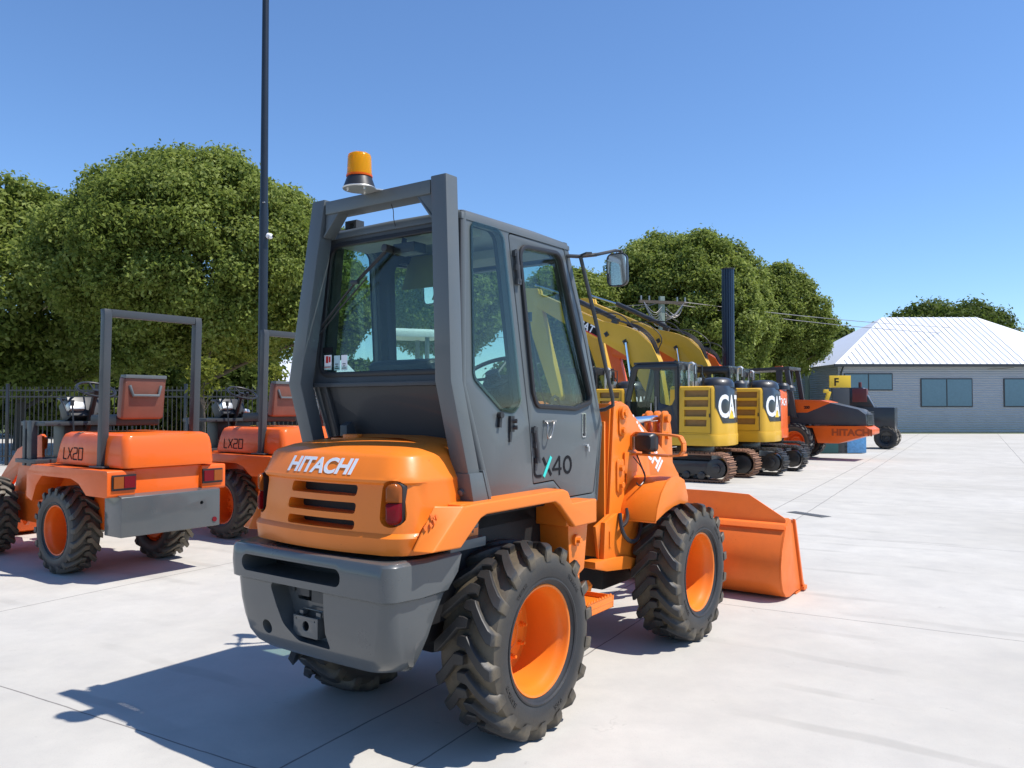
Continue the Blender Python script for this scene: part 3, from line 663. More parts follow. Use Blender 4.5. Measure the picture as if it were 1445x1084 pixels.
# ------------------------------------------------------------------ front frame and mast
m=M()
m.prism([(1.40,1.61),(1.50,1.63),(1.60,1.60),(1.80,1.42),(1.92,1.20),(1.98,.90),(2.20,.70),(2.20,.52),(1.62,.52),(1.20,.60),(1.15,.84),(1.33,.90)],XZ,-.345,-.325)
m.v+=[];b=M();b.prism([(1.40,1.61),(1.50,1.63),(1.60,1.60),(1.80,1.42),(1.92,1.20),(1.98,.90),(2.20,.70),(2.20,.52),(1.62,.52),(1.20,.60),(1.15,.84),(1.33,.90)],XZ,.325,.345);m.add(b.v,b.f)
m.bx(1.30,1.32,-.325,.325,.62,1.50)
m.prism([(1.31,.70),(1.38,1.615),(1.40,1.615),(1.33,.70)],XZ,-.325,-.18);m.prism([(1.31,.70),(1.38,1.615),(1.40,1.615),(1.33,.70)],XZ,.18,.325)
m.prism([(1.05,.64),(1.45,.62),(1.75,.54),(1.75,.50),(1.2,.56),(1.05,.60)],XZ,-.40,-.30);m.prism([(1.05,.64),(1.45,.62),(1.75,.54),(1.75,.50),(1.2,.56),(1.05,.60)],XZ,.30,.40)
m.prism([(1.20,.60),(1.62,.52),(1.70,.86),(1.38,.90),(1.22,.86)],XZ,-.375,-.345)
obj('front_frame',m,ORANGE,T,bevel=.006)
m=M();m.cyl((1.505,-.375,1.555),(1.505,.375,1.555),.045,20);m.cyl((1.505,-.385,1.555),(1.505,.385,1.555),.022,6)
for sg in(-1,1):
    plate(m,rrect(1.455,1.555,1.40,1.60,.045),[],.345,.357,lambda u,v,w:(u,sg*w,v),.002)
    m.cyl((1.50,sg*.355,1.44),(1.50,sg*.375,1.44),.02,6)
    plate(m,rrect(1.42,1.52,1.03,1.25,.03),[],.345,.357,lambda u,v,w:(u,sg*w,v),.002)
    for z in (1.08,1.19): m.cyl((1.47,sg*.355,z),(1.47,sg*.378,z),.022,6)
obj('pivot_pin',m,ORANGE,T)
# lift arms
armp=[(1.42,1.60),(1.48,1.64),(1.60,1.61),(1.86,1.47),(2.16,1.31),(2.38,1.18),(2.55,1.02),(2.70,.80),(2.86,.50),(3.02,.24),(3.00,.14),(2.90,.14),(2.72,.36),(2.52,.68),(2.36,.88),(2.10,1.02),(1.80,1.15),(1.46,1.47)]
for sg in (-1,1):
    m=M();P=lambda u,v,w:(u,sg*w,v)
    m.prism(fil(armp,.08,3),P,.275,.315);arm=obj('lift_arm',m,ORANGE,T,bevel=.004)
    t=M();c0=Vector((1.64,1.47));dr=Vector((1,-.72)).normalized();up=Vector((-dr.y,dr.x))
    if sg>0: c0=Vector((2.34,1.00));dr=-dr;up=Vector((-dr.y,dr.x))
    text(t,'HITACHI',.155,lambda x,y,z:((c0+dr*x+up*y).x,sg*(.3155+z),(c0+dr*x+up*y).y),.0008,shear=.2,bold=.004)
    obj('lettering',t,WHITE,arm,merge=0)
    # hydraulic lift cylinders
    m=M().cyl((1.60,sg*.22,.72),(2.15,sg*.22,.92),.05,16);m.cyl((2.13,sg*.22,.913),(2.36,sg*.22,.99),.025,12);obj('lift_cylinder',m,ORANGE,T)
m=M();m.bx(2.42,2.52,-.30,.30,.82,.94);obj('arm_cross_tube',m,ORANGE,T,bevel=.02)
# bellcrank with tilt cylinder
m=M()
for y in (-.085,-.02,.055): 
    plate(m,fil([(2.70,1.56),(2.80,1.56),(2.86,1.40),(2.88,1.10),(2.98,.80),(2.90,.70),(2.74,.95),(2.66,1.20),(2.68,1.42)],.045,4),[],y-.010,y+.012,XZ,.002)
m.cyl((2.74,-.13,1.50),(2.74,.10,1.50),.035,16);m.cyl((2.76,-.12,1.36),(2.76,.1,1.36),.03,14);m.cyl((2.80,-.16,1.02),(2.80,.16,1.02),.05,16)
obj('bellcrank',m,ORANGE,T)
m=M().cyl((1.62,-.03,1.46),(2.20,-.03,1.485),.055,18);tc=obj('tilt_cylinder',m,ORANGE,T)
obj('piston_rod',M().cyl((2.18,-.03,1.485),(2.70,-.03,1.50),.027,16),CHROME,tc)
m=M().cyl((2.86,-.03,.78),(3.12,-.03,.42),.03,10);m.bx(3.0,3.22,-.16,.16,.34,.48);obj('tilt_link',m,ORANGE,T)
# front fenders
for sg in (-1,1):
    m=M();P=lambda u,v,w:(u,sg*w,v)
    outp=[(1.47,.855),(1.50,.94),(1.56,1.03),(1.64,1.095),(1.73,1.125),(1.86,1.115),(1.93,1.09)]
    inn=[(u+.008,v-.012) for u,v in outp]
    poly=outp+[(u,v) for u,v in inn[::-1]]
    m.prism(poly,P,.345,.605)
    m.prism(outp+[(1.99,.97),(1.985,.915),(1.86,.935),(1.74,.925),(1.62,.90)],P,.592,.607)
    obj('front_fender',m,ORANGE,T,bevel=.005,seg=2,ang=45)
    # headlamp guard and lamp
    m=M()
    y0,y1=.365,.60
    def bar(pts,w=.022,t=.006):
        for a,b2 in zip(pts,pts[1:]):
            a=Vector(a);b2=Vector(b2);d=(b2-a).normalized();wv=Vector((0,0,1)) if abs(d.z)<.7 else Vector((1,0,0))
            wv=(wv-d*wv.dot(d)).normalized()*w;tv=d.cross(wv).normalized()*t
            m.hexa([a+wv+tv,a+wv-tv,a-wv-tv,a-wv+tv],[b2+wv+tv,b2+wv-tv,b2-wv-tv,b2-wv+tv])
    def hb(pts,w=.03,t=.007):   # strap lying flat (wide along x)
        for a,b2 in zip(pts,pts[1:]):
            a=Vector(a);b2=Vector(b2);d=(b2-a).normalized();wv=Vector((1,0,0))*w;tv=d.cross(wv).normalized()*t
            m.hexa([a+wv+tv,a+wv-tv,a-wv-tv,a-wv+tv],[b2+wv+tv,b2+wv-tv,b2-wv-tv,b2-wv+tv])
    xh=1.66
    hb([(xh,sg*.345,1.275),(xh+.06,sg*.60,1.265),(xh+.14,sg*.665,1.27)],.045)
    hb([(xh,sg*.35,1.30),(xh,sg*.35,1.395),(xh+.01,sg*.375,1.42),(xh+.06,sg*.60,1.405),(xh+.08,sg*.66,1.395),(xh+.09,sg*.68,1.35),(xh+.09,sg*.68,1.30),(xh+.08,sg*.66,1.272)],.03)
    m.box((1.62,sg*.355,1.22),(.20,.012,.14));m.prism([(1.55,1.27),(1.72,1.27),(1.60,1.10),(1.55,1.08)],P,.35,.36)
    gd=obj('lamp_guard',m,ORANGE,T,bevel=.0015)
    m=M();m.rings([[(1.66+w_,sg*.45+a*s_,1.355+b*s_) for a,b in rrect(-.074,.074,-.064,.064,.03,5)] for w_,s_ in ((-.055,.35),(-.05,.75),(-.03,.95),(0,1),(.03,1))]);m.box((1.66,sg*.45,1.285),(.03,.05,.03))
    hl=obj('headlamp',m,PLAST,T);obj('headlamp_lens',M().lathe([(.001,.04),(.04,.038),(.058,.033),(.058,.031)],24,'X',c=(1.66,sg*.45,1.355)),GLASS2,hl)
m=M()
m.tube([(1.62,-.40,1.27),(1.60,-.44,1.20),(1.66,-.45,1.12),(1.58,-.44,1.06),(1.55,-.43,1.09)],.005,6,sm=2);m.tube([(1.60,-.38,1.26),(1.66,-.42,1.18),(1.68,-.44,1.08),(1.62,-.44,1.05)],.004,6,sm=2)
m.tube([(1.40,-.385,.90),(1.36,-.42,.78),(1.46,-.44,.70),(1.58,-.44,.74),(1.68,-.40,.90)],.014,8,sm=2);m.tube([(1.50,-.385,.92),(1.46,-.41,.85),(1.38,-.41,.82)],.013,8,sm=2)
obj('hydraulic_hose',m,HOSE,T)
m=M().cyl((1.64,-.42,.84),(1.69,-.40,.93),.015,10);obj('hose_fitting',m,CHROME,T)
m=M();m.cyl((1.28,-.35,.70),(1.28,-.376,.70),.018,12);m.box((1.28,-.372,.75),(.02,.02,.10));m.cyl((1.05,-.30,.47),(1.12,-.30,.47),.04,6);obj('frame_latch',m,ORANGE,T)
# ------------------------------------------------------------------ mirrors
for sg in (-1,1):
    m=M()
    m.tube([(.61,sg*.47,2.455),(.64,sg*.53,2.45),(.72,sg*.60,2.465)],.011,8);m.box((.66,sg*.55,2.458),(.17,.035,.012),(0,-.06,-sg*.9))
    m.tube([(.635,sg*.545,2.445),(.73,sg*.585,2.10),(.905,sg*.60,1.65),(.912,sg*.60,1.605),(.93,sg*.54,1.58),(.93,sg*.505,1.575)],.0115,8,sm=0)
    m.tube([(.72,sg*.60,2.465),(.80,sg*.68,2.492),(.825,sg*.705,2.488),(.80,sg*.705,2.44)],.010,8)
    m.hexa([(.68,sg*.56,2.458),(.81,sg*.67,2.488),(.81,sg*.71,2.488),(.72,sg*.63,2.458)],[(.68,sg*.56,2.466),(.81,sg*.67,2.496),(.81,sg*.71,2.496),(.72,sg*.63,2.466)])
    ma=obj('mirror_arm',m,GREY_D,T)
    ax=Vector((-.93,sg*.37,-.04)).normalized()      # facing backwards to the driver, slightly out
    ax=Vector((-.97,sg*.12,-.05)).normalized()
    u=Vector((0,0,1)).cross(ax).normalized();v=ax.cross(u);c=Vector((.775,sg*.705,2.375))
    fn=lambda a,b,w:tuple(c+u*a+v*b+ax*w)
    m=M();sh=rrect(-.062,.062,-.095,.095,.035,5)
    rg=[[fn(a*s,b*s,w) for a,b in sh] for s,w in ((.3,-.045),(.8,-.038),(.97,-.02),(1.0,.0),(.99,.012),(.93,.014),(.90,.006))]
    m.rings(rg);mi=obj('mirror',m,PLAST,T,ang=50)
    obj('mirror_glass',M().prism([(a*.9,b*.93) for a,b in sh],fn,.007,.0095),MIRROR,mi)
# ------------------------------------------------------------------ bucket
BW=.845
bp=[(3.88,.02),(3.70,.03),(3.52,.015),(3.42,.03),(3.345,.09),(3.305,.18),(3.295,.30),(3.33,.42),(3.39,.52),(3.44,.60)]
inn=[(u+.0,v) for u,v in off(bp+[(3.9,.8)],-.018)[:len(bp)]]
m=M();poly=bp+inn[::-1]
m.prism(poly,XZ,-BW+.015,BW-.015)
sp=bp+[(3.55,.655),(3.62,.64),(3.80,.24)]
for sg in (-1,1):
    m.prism(fil(sp,[0,0,0,.0,0,0,0,0,0,0,.02,.02,.02]),lambda u,v,w:(u,sg*w,v),BW-.018,BW)
    m.prism([(3.58,.655),(3.625,.645),(3.84,.06),(3.90,.02),(3.90,.05),(3.86,.10),(3.655,.64)],lambda u,v,w:(u,sg*w,v),BW-.002,BW+.018)
    m.bx(3.84,3.93,sg*(BW-.02),sg*(BW+.03),.012,.045)
# top edge box and spill guard
m.prism([(3.41,.58),(3.44,.615),(3.56,.66),(3.58,.63),(3.46,.575)],XZ,-BW+.01,BW-.01)
g=lambda u,v,w:(3.47+(v-.62)*.30+w,u,v)
m.prism(fil([(-.83,.61),(.83,.61),(.83,.66),(.50,.84),(.2,.85),(-.2,.85),(-.50,.84),(-.83,.66)],.02,3),g,0,.014)
for y in (-.3,.3): m.prism([(3.33,.35),(3.12,.36),(3.08,.18),(3.30,.16)],XZ,y-.05,y+.05)
m.prism([(3.33,.50),(3.10,.50),(3.10,.36),(3.32,.36)],XZ,-.08,.08)
m.bx(3.70,3.98,-BW,BW,.0,.016)
bu=obj('bucket',m,ORANGE_B,T,bevel=.004,ang=30)
# orange lower bits seen between the axles
m=M();m.bx(.98,1.30,-.12,.12,.40,.60);m.cyl((1.0,0,.3),(1.0,0,1.0),.06,16);m.bx(1.5,2.3,-.20,.20,.36,.62);obj('articulation_joint',m,CHASSIS,T,bevel=.01)
# ------------------------------------------------------------------ open compact loaders
RL=R(144.5)
def small_loader(loc,label):
    t=root('compact_loader',(*loc,0),RL,label,'wheel loader','open compact loaders parked on the left')
    P=lambda sg:(lambda u,v,w:(u,sg*w,v))
    # engine hood under the seat
    def rr(x0,x1,hw,z,rc=.07):
        return [(u,v,z) for u,v in rrect(x0,x1,-hw,hw,rc,5)]
    rg=[rr(-.96,.34,.46,1.035),rr(-.965,.35,.465,1.06),rr(-.95,.30,.455,1.22),rr(-.935,.27,.445,1.29),rr(-.92,.25,.43,1.325),rr(-.88,.22,.39,1.345)]
    hd=obj('engine_hood',M().rings(rg),ORANGE_R,t,ang=40)
    m=M();f=lambda u,v,w:(-.02-u,.466-.0625*(v-1.06)+w,v)
    # thin square lettering on the near side
    s=lambda pts,w=.013:strokes(m,pts,w,f)
    ox,oz,k=-.18,1.085,.11
    s([(ox,oz+k),(ox,oz),(ox+.06,oz)]);s([(ox+.085,oz+k),(ox+.165,oz)]);s([(ox+.165,oz+k),(ox+.085,oz)])
    s([(ox+.19,oz+k),(ox+.26,oz+k),(ox+.26,oz+k*.55),(ox+.19,oz+k*.45),(ox+.19,oz),(ox+.265,oz)]);s([(ox+.29,oz),(ox+.29,oz+k),(ox+.365,oz+k),(ox+.365,oz),(ox+.29,oz)])
    obj('lettering',m,BLACKV,hd,merge=0)
    for sg in (1,-1):
        m=M();m.prism(fil([(-.93,1.02),(.52,1.02),(.62,.93),(.62,.70),(.50,.66),(.42,.82),(.30,.92),(-.28,.92),(-.42,.88),(-.56,.78),(-.93,.78)],[.02,.02,.02,.01,.01,.06,.05,.04,.04,.01,.02],3),P(sg),.34,.60)
        fe=obj('rear_fender',m,ORANGE_R,t,bevel=.01)
        m=M();m.bx(-.945,-.925,sg*.34,sg*.56,.84,.98);tl=obj('tail_lamp',m,PLAST,fe)
        m=M();m.bx(-.955,-.944,sg*.46,sg*.55,.86,.965);obj('indicator_lens',m,AMBL,tl)
        m=M();m.bx(-.955,-.944,sg*.35,sg*.455,.86,.965);obj('brake_lens',m,REDL,tl)
    m=M();m.bx(-.90,.60,-.36,.36,.42,1.03);m.bx(.6,1.9,-.28,.28,.35,.66);m.bx(.60,1.12,-.40,.40,.62,.72);obj('chassis',m,ORANGE_R,t,bevel=.02)
    m=M();m.prism(fil([(-.99,.42),(-.99,.78),(-.90,.80),(-.70,.80),(-.70,.42)],.01),XZ,-.50,.50);cw=obj('counterweight',m,BUMP,t,bevel=.006)
    boolean(cw,[M().cyl((-1.1,-.30,.66),(-.92,-.30,.66),.018,14)])
    obj('reflector',M().cyl((-.99,-.44,.485),(-.998,-.44,.485),.024,16),REDL,cw)
    # roll bar
    m=M()
    for sg in (1,-1):
        m.rings([[(x,sg*y,z) for x,y in ((xa,.50),(xa+.075,.50),(xa+.075,.43),(xa,.43))] for xa,z in ((-.62,1.03),(-.66,2.44),(-.65,2.50))])
        m.prism([(-.60,1.04),(-.48,1.04),(-.60,1.17)],P(sg),.46,.472);m.bx(-.70,-.46,sg*.40,sg*.53,1.03,1.045)
    m.bx(-.652,-.582,-.43,.43,2.43,2.50);obj('roll_bar',m,GREY_D,t,bevel=.006)
    m=M();m.box((-.12,0,1.46),(.50,.46,.11));obj('seat',m,VINYL,t,bevel=.03)
    m=M();m.box((-.42,0,1.68),(.11,.44,.42),(0,-.12,0));sb=obj('seat_back',m,BROWN,t,bevel=.04,seg=3)
    m=M().tube([(-.485,-.16,1.80),(-.50,-.13,1.70),(-.50,.13,1.70),(-.485,.16,1.80)],.018,8);m.box((-.46,0,1.885),(.10,.42,.035));obj('seat_trim',m,GREY,sb,bevel=.01)
    c=Vector((.42,.02,1.77));n=Vector((-.42,0,.9)).normalized();a=Vector((0,1,0));b=n.cross(a)
    m=M().tube([c+a*.185*math.cos(2*PI*k/24)+b*.185*math.sin(2*PI*k/24) for k in range(25)],.013,8,caps=False)
    for k in range(3): m.tube([c-n*.03,c+(a*math.cos(2.09*k+.5)+b*math.sin(2.09*k+.5))*.18],.01,6)
    m.tube([c,(.62,.02,1.30)],.03,8);m.cyl(c+b*.1,c+b*.1+n*.05,.02,8);obj('steering_wheel',m,PLAST,t)
    m=M();m.box((.66,.05,1.55),(.20,.34,.22),(0,.5,0));m.tube([(.50,.26,1.50),(.60,.28,1.66),(.80,.24,1.68),(.84,-.2,1.66)],.011,6,sm=1);m.box((.72,.0,1.15),(.24,.5,.6));obj('instrument_panel',m,PLAST,t,bevel=.01)
    m=M();m.box((.57,.16,1.585),(.10,.16,.09),(0,.5,0));m.box((.50,-.10,1.53),(.06,.10,.05),(0,.5,.3));obj('lamp_housing',m,ALU,t,bevel=.02)
    m=M()
    for y in (-.25,-.31,.30): m=M();m.tube([(.30,y,1.35),(.34,y,1.62)],.008,6);m.cyl((.34,y,1.60),(.34,y,1.66),.02,8);obj('control_lever',m,PLAST,t)
    m=M();m.box((.74,.50,1.22),(.10,.06,.46));m.box((.86,.50,1.22),(.06,.06,.46));m.bx(.55,1.0,-.44,.55,1.02,1.06);m.bx(.48,1.0,-.55,.5,1.40,1.44);obj('side_console',m,GREY_D,t,bevel=.006)
    # front mast and arms
    m=M()
    for sg in (1,-1): m.prism([(1.05,1.28),(1.18,1.28),(1.55,1.0),(1.75,.5),(1.0,.5)],P(sg),.24,.27)
    obj('front_frame',m,ORANGE_R,t,bevel=.006)
    for sg in (1,-1):
        obj('lift_arm',M().prism(fil([(1.05,1.25),(1.15,1.30),(1.7,1.12),(2.2,.72),(2.6,.2),(2.5,.14),(2.1,.50),(1.6,.92),(1.08,1.15)],.04,3),P(sg),.20,.235),ORANGE_R,t,bevel=.004)
    m=M();pf=[(3.15,.02),(2.85,.015),(2.70,.06),(2.64,.2),(2.66,.42),(2.75,.60)];m.prism(pf+[(u+.02,v+.02) for u,v in pf[::-1]],XZ,-.70,.70)
    for sg in (1,-1): m.prism(pf+[(2.85,.6)],P(sg),.68,.70)
    obj('bucket',m,ORANGE_R,t,bevel=.004)
    for x in (0,1.72):
        for sg in (1,-1): add_wheel(t,(x,sg*.485,.415),sg,.415,.27,rimmat=ORANGE_R,nl=18,txt=False)
    return t
small_loader((-3.16,10.155),'small open orange wheel loader with brown seat, between the light pole and the big loader')
small_loader((-4.00,8.12),'small open orange loader at far left, grey counterweight with red reflector in full view')
# ------------------------------------------------------------------ excavators
def track_mesh(x0,x1,yc,w,r,h,shoe,steel=True):
    m=M();pad=.105
    path=[]
    L=x1-x0-2*r;per=2*L+2*PI*r;nn=int(per/pad)
    for i in range(nn):
        s=per*i/nn
        if s<L: p=(x0+r+s,0.0,0,-1)
        elif s<L+PI*r:
            a=-PI/2+(s-L)/r;p=(x1-r+r*math.cos(a),r+r*math.sin(a),math.cos(a),math.sin(a))
        elif s<2*L+PI*r: p=(x1-r-(s-L-PI*r),2*r,0,1)
        else:
            a=PI/2+(s-2*L-PI*r)/r;p=(x0+r+r*math.cos(a),r+r*math.sin(a),math.cos(a),math.sin(a))
        x,z,nx,nz=p;z+=.03;tx,tz=-nz,nx
        hw=pad/2*.96*per/(nn*pad)
        def q(t,d,y): return (x+tx*t-nx*d*-1*-1 if False else x+tx*t-nx*d,yc+y,z+tz*t-nz*d)
        for (ta,tb,da,db) in ((-hw,hw,.0,.028),(-hw*.95,-hw*.6,-.034,.002),(-.1*hw,hw*.2,-.030,.002)):
            m.hexa([q(ta,da,-w/2),q(tb,da,-w/2),q(tb,db,-w/2),q(ta,db,-w/2)],[q(ta,da,w/2),q(tb,da,w/2),q(tb,db,w/2),q(ta,db,w/2)])
    return m
def excavator(loc,label,pt,dark,tshift=0,trackmat=RUST,brand='CAT',stick=True,second=None,scale=1,boom=True):
    e=root('mini_excavator',(*loc,0),RL,label,'excavator','excavators parked in a row')
    P=lambda u,v,w:(u,v,w)
    for sg in (1,-1):
        tr=obj('track',track_mesh(-1.12+tshift,1.05+tshift,sg*.80,.40,.285,0,0),trackmat,e,merge=0,ang=30)
        m=M();m.bx(-.85+tshift,.78+tshift,sg*.66,sg*.90,.16,.44)
        for x in (-.83,.78): m.cyl((x+tshift,sg*.62,.30),(x+tshift,sg*.96,.30),.205,20);m.cyl((x+tshift,sg*.96,.30),(x+tshift,sg*1.0,.30),.10,14)
        for k in range(4): m.cyl((-.5+k*.34+tshift,sg*.64,.14),(-.5+k*.34+tshift,sg*.95,.14),.085,14)
        obj('track_frame',m,BLACKP,tr,bevel=.006)
    m=M();m.bx(-.6,.6,-.6,.6,.36,.58);m.cyl((0,0,.5),(0,0,.72),.42,28);obj('undercarriage',m,BLACKP,e,bevel=.01)
    # house plan outline
    def plan_h(o=0): return fil([(.20,.95+o),(-.80-o*.3,.95+o),(-.94-o,.55),(-.93-o,.10),(-.82-o*.9,-.38),(-.60-o*.6,-.78-o*.6),(-.25-o*.3,-.95-o),(.20,-.95-o)],[.02,.20,.4,.4,.4,.3,.3,.02],8)
    low=[(.95,.90),(.15,.96)]+plan_h()[1:-1]+[(.15,-.96),(.95,-.90)]
    m=M().prism(plan_h(.012),XY,.76,1.0);h=obj('lower_skirt',m,pt,e,bevel=.015,ang=40)
    m=M().prism([(1.15,.93),(.15,.955),(.15,-.955),(1.15,-.93)],XY,.72,.92);obj('deck',m,dark,e,bevel=.02)
    m=M();ring=plan_h(0)
    def scl(z,s): return [(u*s if u<0 else u,v*s,z) for u,v in ring]
    m.rings([scl(1.0,1.0),scl(1.93,.985),scl(2.0,.96),scl(2.02,.92)]);hs=obj('engine_cover',m,pt,e,ang=35)
    # side grille with four openings
    cs=[];
    for k in range(4):
        z0=1.17+k*.207;cs.append(M().prism([(-.13,z0),(-.62-.04*(k>1),z0),(-.63-.04*(k>1),z0+.14),(-.13,z0+.14)],XZ,.86,1.0))
    boolean(hs,cs)
    m=M();m.bx(-.68,-.10,.868,.875,1.1,1.96)
    for k in range(26): m.box((-.67+.56*k/25,.878,1.53),(.006,.006,.82))
    obj('grille',m,simple('grille_brown',(.34,.20,.07),.6,.2,.2,10),hs)
    m=M()
    m.bx(-.725,-.719,.935,.950,1.03,1.97);m.bx(-.725,.15,.935,.9515,1.028,1.034);obj('panel_seam',m,BLACKV,hs)
    m=M();m.bx(-.72,-.69,.93,.95,1.30,1.36) if 0 else m.bx(-.705,-.685,.943,.955,1.36,1.44);obj('panel_latch',m,PLAST,hs)
    # dark wrap-around at the rear upper corners with lettering
    def wrap(s,z):   # s = arc length along the rear outline starting near side corner
        pts=ring_len;return pts
    pl_=[(u,v) for u,v in ring if u<-.4]
    cum=[0]
    for a,b in zip(pl_,pl_[1:]): cum.append(cum[-1]+math.dist(a,b))
    def at(s):
        s=max(0,min(cum[-1]-1e-6,s))
        for i in range(len(cum)-1):
            if s<=cum[i+1]:
                k=(s-cum[i])/(cum[i+1]-cum[i]);a,b=pl_[i],pl_[i+1];p=(a[0]+(b[0]-a[0])*k,a[1]+(b[1]-a[1])*k)
                d=Vector((b[0]-a[0],b[1]-a[1])).normalized();return p,(d.y*-1*-1,-d.x)
    tot=cum[-1]
    def wf(s,z,w):
        (x,y),(nx,ny)=at(s)
        nx,ny=(-ny,nx) if False else (nx,ny)
        # outward normal: away from the house centre
        if nx*(x+.2)+ny*y<0: nx,ny=-nx,-ny
        f=1.0-(max(0,z-1.0)/.93)*.015
        return (x*f+nx*w,y*f+ny*w,z)
    s0=.16
    if dark is BLACKP:
        m=M();cols=[]
        for i in range(25):
            s=s0+(tot-2*s0)*i/24
            zb=1.24 if 2<i<22 else 1.24+ (3-min(i,24-i))*.07*(1.6)
            cols.append([wf(s,zb,.001),wf(s,zb,.008),wf(s,1.6,.008),wf(s,1.94,.008),wf(s*1.0,2.03,-.03),wf(s,2.03,-.20),wf(s,2.0,-.2)])
        m.rings(cols,closed=True);dk=obj('rear_cover',m,BLACKP,e,ang=40)
        t=M();text(t,'CAT',.66,lambda x,y,z:wf(s0+.06+x,1.37+y,.010+z),.001,bold=.016,sx=.80,cuts=.03)
        obj('lettering',t,WHITE,dk,merge=0)
        t=M();n_=14
        cx_=s0+.06+.52
        tri=[[wf(cx_-.16+.32*(i/n_),1.335,.0155) for i in range(n_+1)],[wf(cx_-.16+.32*(i/n_),1.335+.2*(1-abs(2*i/n_-1)),.0155) for i in range(n_+1)]]
        t.rings(tri,closed=False,caps=False);obj('emblem',t,YEL,dk,recalc=False,merge=0)
    else:
        t=M();text(t,'HITACHI',.26,lambda x,y,z:wf(.20+x,1.62+y,.004+z),.001,bold=.006,shear=.15,sx=.8,cuts=.05);obj('lettering',t,WHITE,hs,merge=0)
    # top of the engine bay
    m=M();m.rings([[(x*s-.55,y*s*1.1+.15,z) for x,y in circ(0,0,.38,24)] for s,z in ((1,2.0),(.97,2.08),(.85,2.16),(.6,2.21),(.2,2.225))]);m.rings([[(x*s-.85,y*s-.45,z) for x,y in circ(0,0,.16,14)] for s,z in ((1,2.0),(.95,2.1),(.6,2.16))])
    obj('engine_dome',m,BLACKP,e)
    m=M();m.cyl((-.12,.35,2.0),(-.12,.35,2.14),.09,14);m.cyl((-.14,.15,2.0),(-.14,.15,2.22),.07,14);m.tube([(-.05,.5,2.02),(-.05,.5,2.5),(-.12,.5,2.54),(-.18,.5,2.5),(-.18,.5,2.3)],.035,8,sm=1)
    obj('exhaust',m,ALU,e)
    for pts_ in ([(-.28,.72,2.0),(-.28,.72,2.48),(-.28,.3,2.48),(-.28,.3,2.0)],[(-.40,.6,2.02),(-.46,.62,2.18),(-.40,.64,2.3)]): obj('hand_rail',M().tube(pts_,.014,6),BLACKP,e)
    # cab
    cabp=[(-.02,2.46),(.10,2.54),(.95,2.54),(1.08,2.46),(1.26,1.75),(1.26,.92),(-.02,.92)]
    w1=fil([(.08,2.38),(.44,2.40),(.44,1.66),(.16,1.60),(.08,1.75)],.06,4);w2=fil([(.56,2.40),(.96,2.42),(1.14,1.70),(1.14,1.30),(.56,1.40)],.06,4)
    m=M()
    for yo,yi in ((.95,.91),(-.02,-.06)): plate(m,fil(cabp,.05,3),[w1,w2],yi,yo,XZ,.004)
    m.bx(.0,1.05,-.06,.95,2.50,2.56)
    plate(m,[(-.06,.92),(.95,.92),(.95,2.5),(-.06,2.5)],[rrect(.04,.85,1.6,2.38,.06)],-.02,.02,YZ,.004)
    m.hexa([(1.06,-.06,2.46),(1.10,-.06,2.46),(1.10,.0,2.46),(1.06,.0,2.46)],[(1.24,-.06,1.7),(1.28,-.06,1.7),(1.28,.0,1.7),(1.24,.0,1.7)]);m.hexa([(1.06,.89,2.46),(1.10,.89,2.46),(1.10,.95,2.46),(1.06,.95,2.46)],[(1.24,.89,1.7),(1.28,.89,1.7),(1.28,.95,1.7),(1.24,.95,1.7)])
    m.bx(1.20,1.26,-.06,.95,.92,1.7);m.bx(.55,1.1,.952,.962,1.30,1.32)
    cb=obj('cab',m,BLACKP,e,bevel=.004)
    g=M();plate(g,off(w1,.005),[],.925,.931,XZ);plate(g,off(w2,.005),[],.925,.931,XZ);plate(g,off(w1,.005),[],-.04,-.034,XZ);plate(g,off(w2,.005),[],-.04,-.034,XZ);plate(g,rrect(.03,.86,1.59,2.39,.06),[],-.003,.003,YZ)
    obj('cab_glass',g,GLASS,cb)
    m=M();m.box((.45,.45,1.35),(.45,.45,.14));m.box((.22,.45,1.65),(.12,.44,.6));m.box((.85,.25,1.5),(.08,.1,.4));obj('seat',m,VINYL,cb,bevel=.03)
    m=M();m.box((.62,.972,1.55),(.03,.02,.22));m.tube([(.5,.96,1.45),(.5,.985,1.45),(.5,.985,1.8),(.5,.96,1.8)],.01,6);obj('door_handle',m,STEEL,cb)
    # boom, stick, cylinders
    if boom:
        bo=[(.72,1.25),(.80,1.85),(.94,2.66),(1.12,3.03),(1.48,3.36),(1.87,3.52),(2.50,3.68),(3.02,3.92),(4.35,4.52),(4.50,4.40),(4.42,4.18),(3.35,3.58),(2.45,3.17),(1.80,2.80),(1.58,2.45),(1.20,1.80),(1.05,1.20)]
        bm_=M().prism(fil(bo,.12,3),XZ,-.34,-.10);b=obj('boom',bm_,pt,e,bevel=.012)
        m=M()
        for x,z in ((2.30,3.33),(1.80,3.12)): m.box((x,-.09,z),(.10,.03,.11),(0,.5,0));m.cyl((x,-.35,z),(x,-.075,z),.035,10)
        obj('pivot_boss',m,BLACKP,b,bevel=.006)
        m=M().cyl((2.15,-.22,3.72),(3.6,-.22,4.42),.065,14);m.box((2.12,-.22,3.66),(.16,.1,.14),(0,-.4,0));c=obj('stick_cylinder',m,BLACKP,b)
        obj('cylinder_rod',M().cyl((3.55,-.22,4.4),(4.45,-.22,4.72),.03,10),CHROME,c)
        m=M().cyl((1.45,-.04,1.15),(1.62,-.04,2.2),.06,14);c=obj('boom_cylinder',m,pt,b);obj('cylinder_rod',M().cyl((1.62,-.04,2.15),(1.76,-.04,3.10),.032,10),CHROME,c)
        m=M()
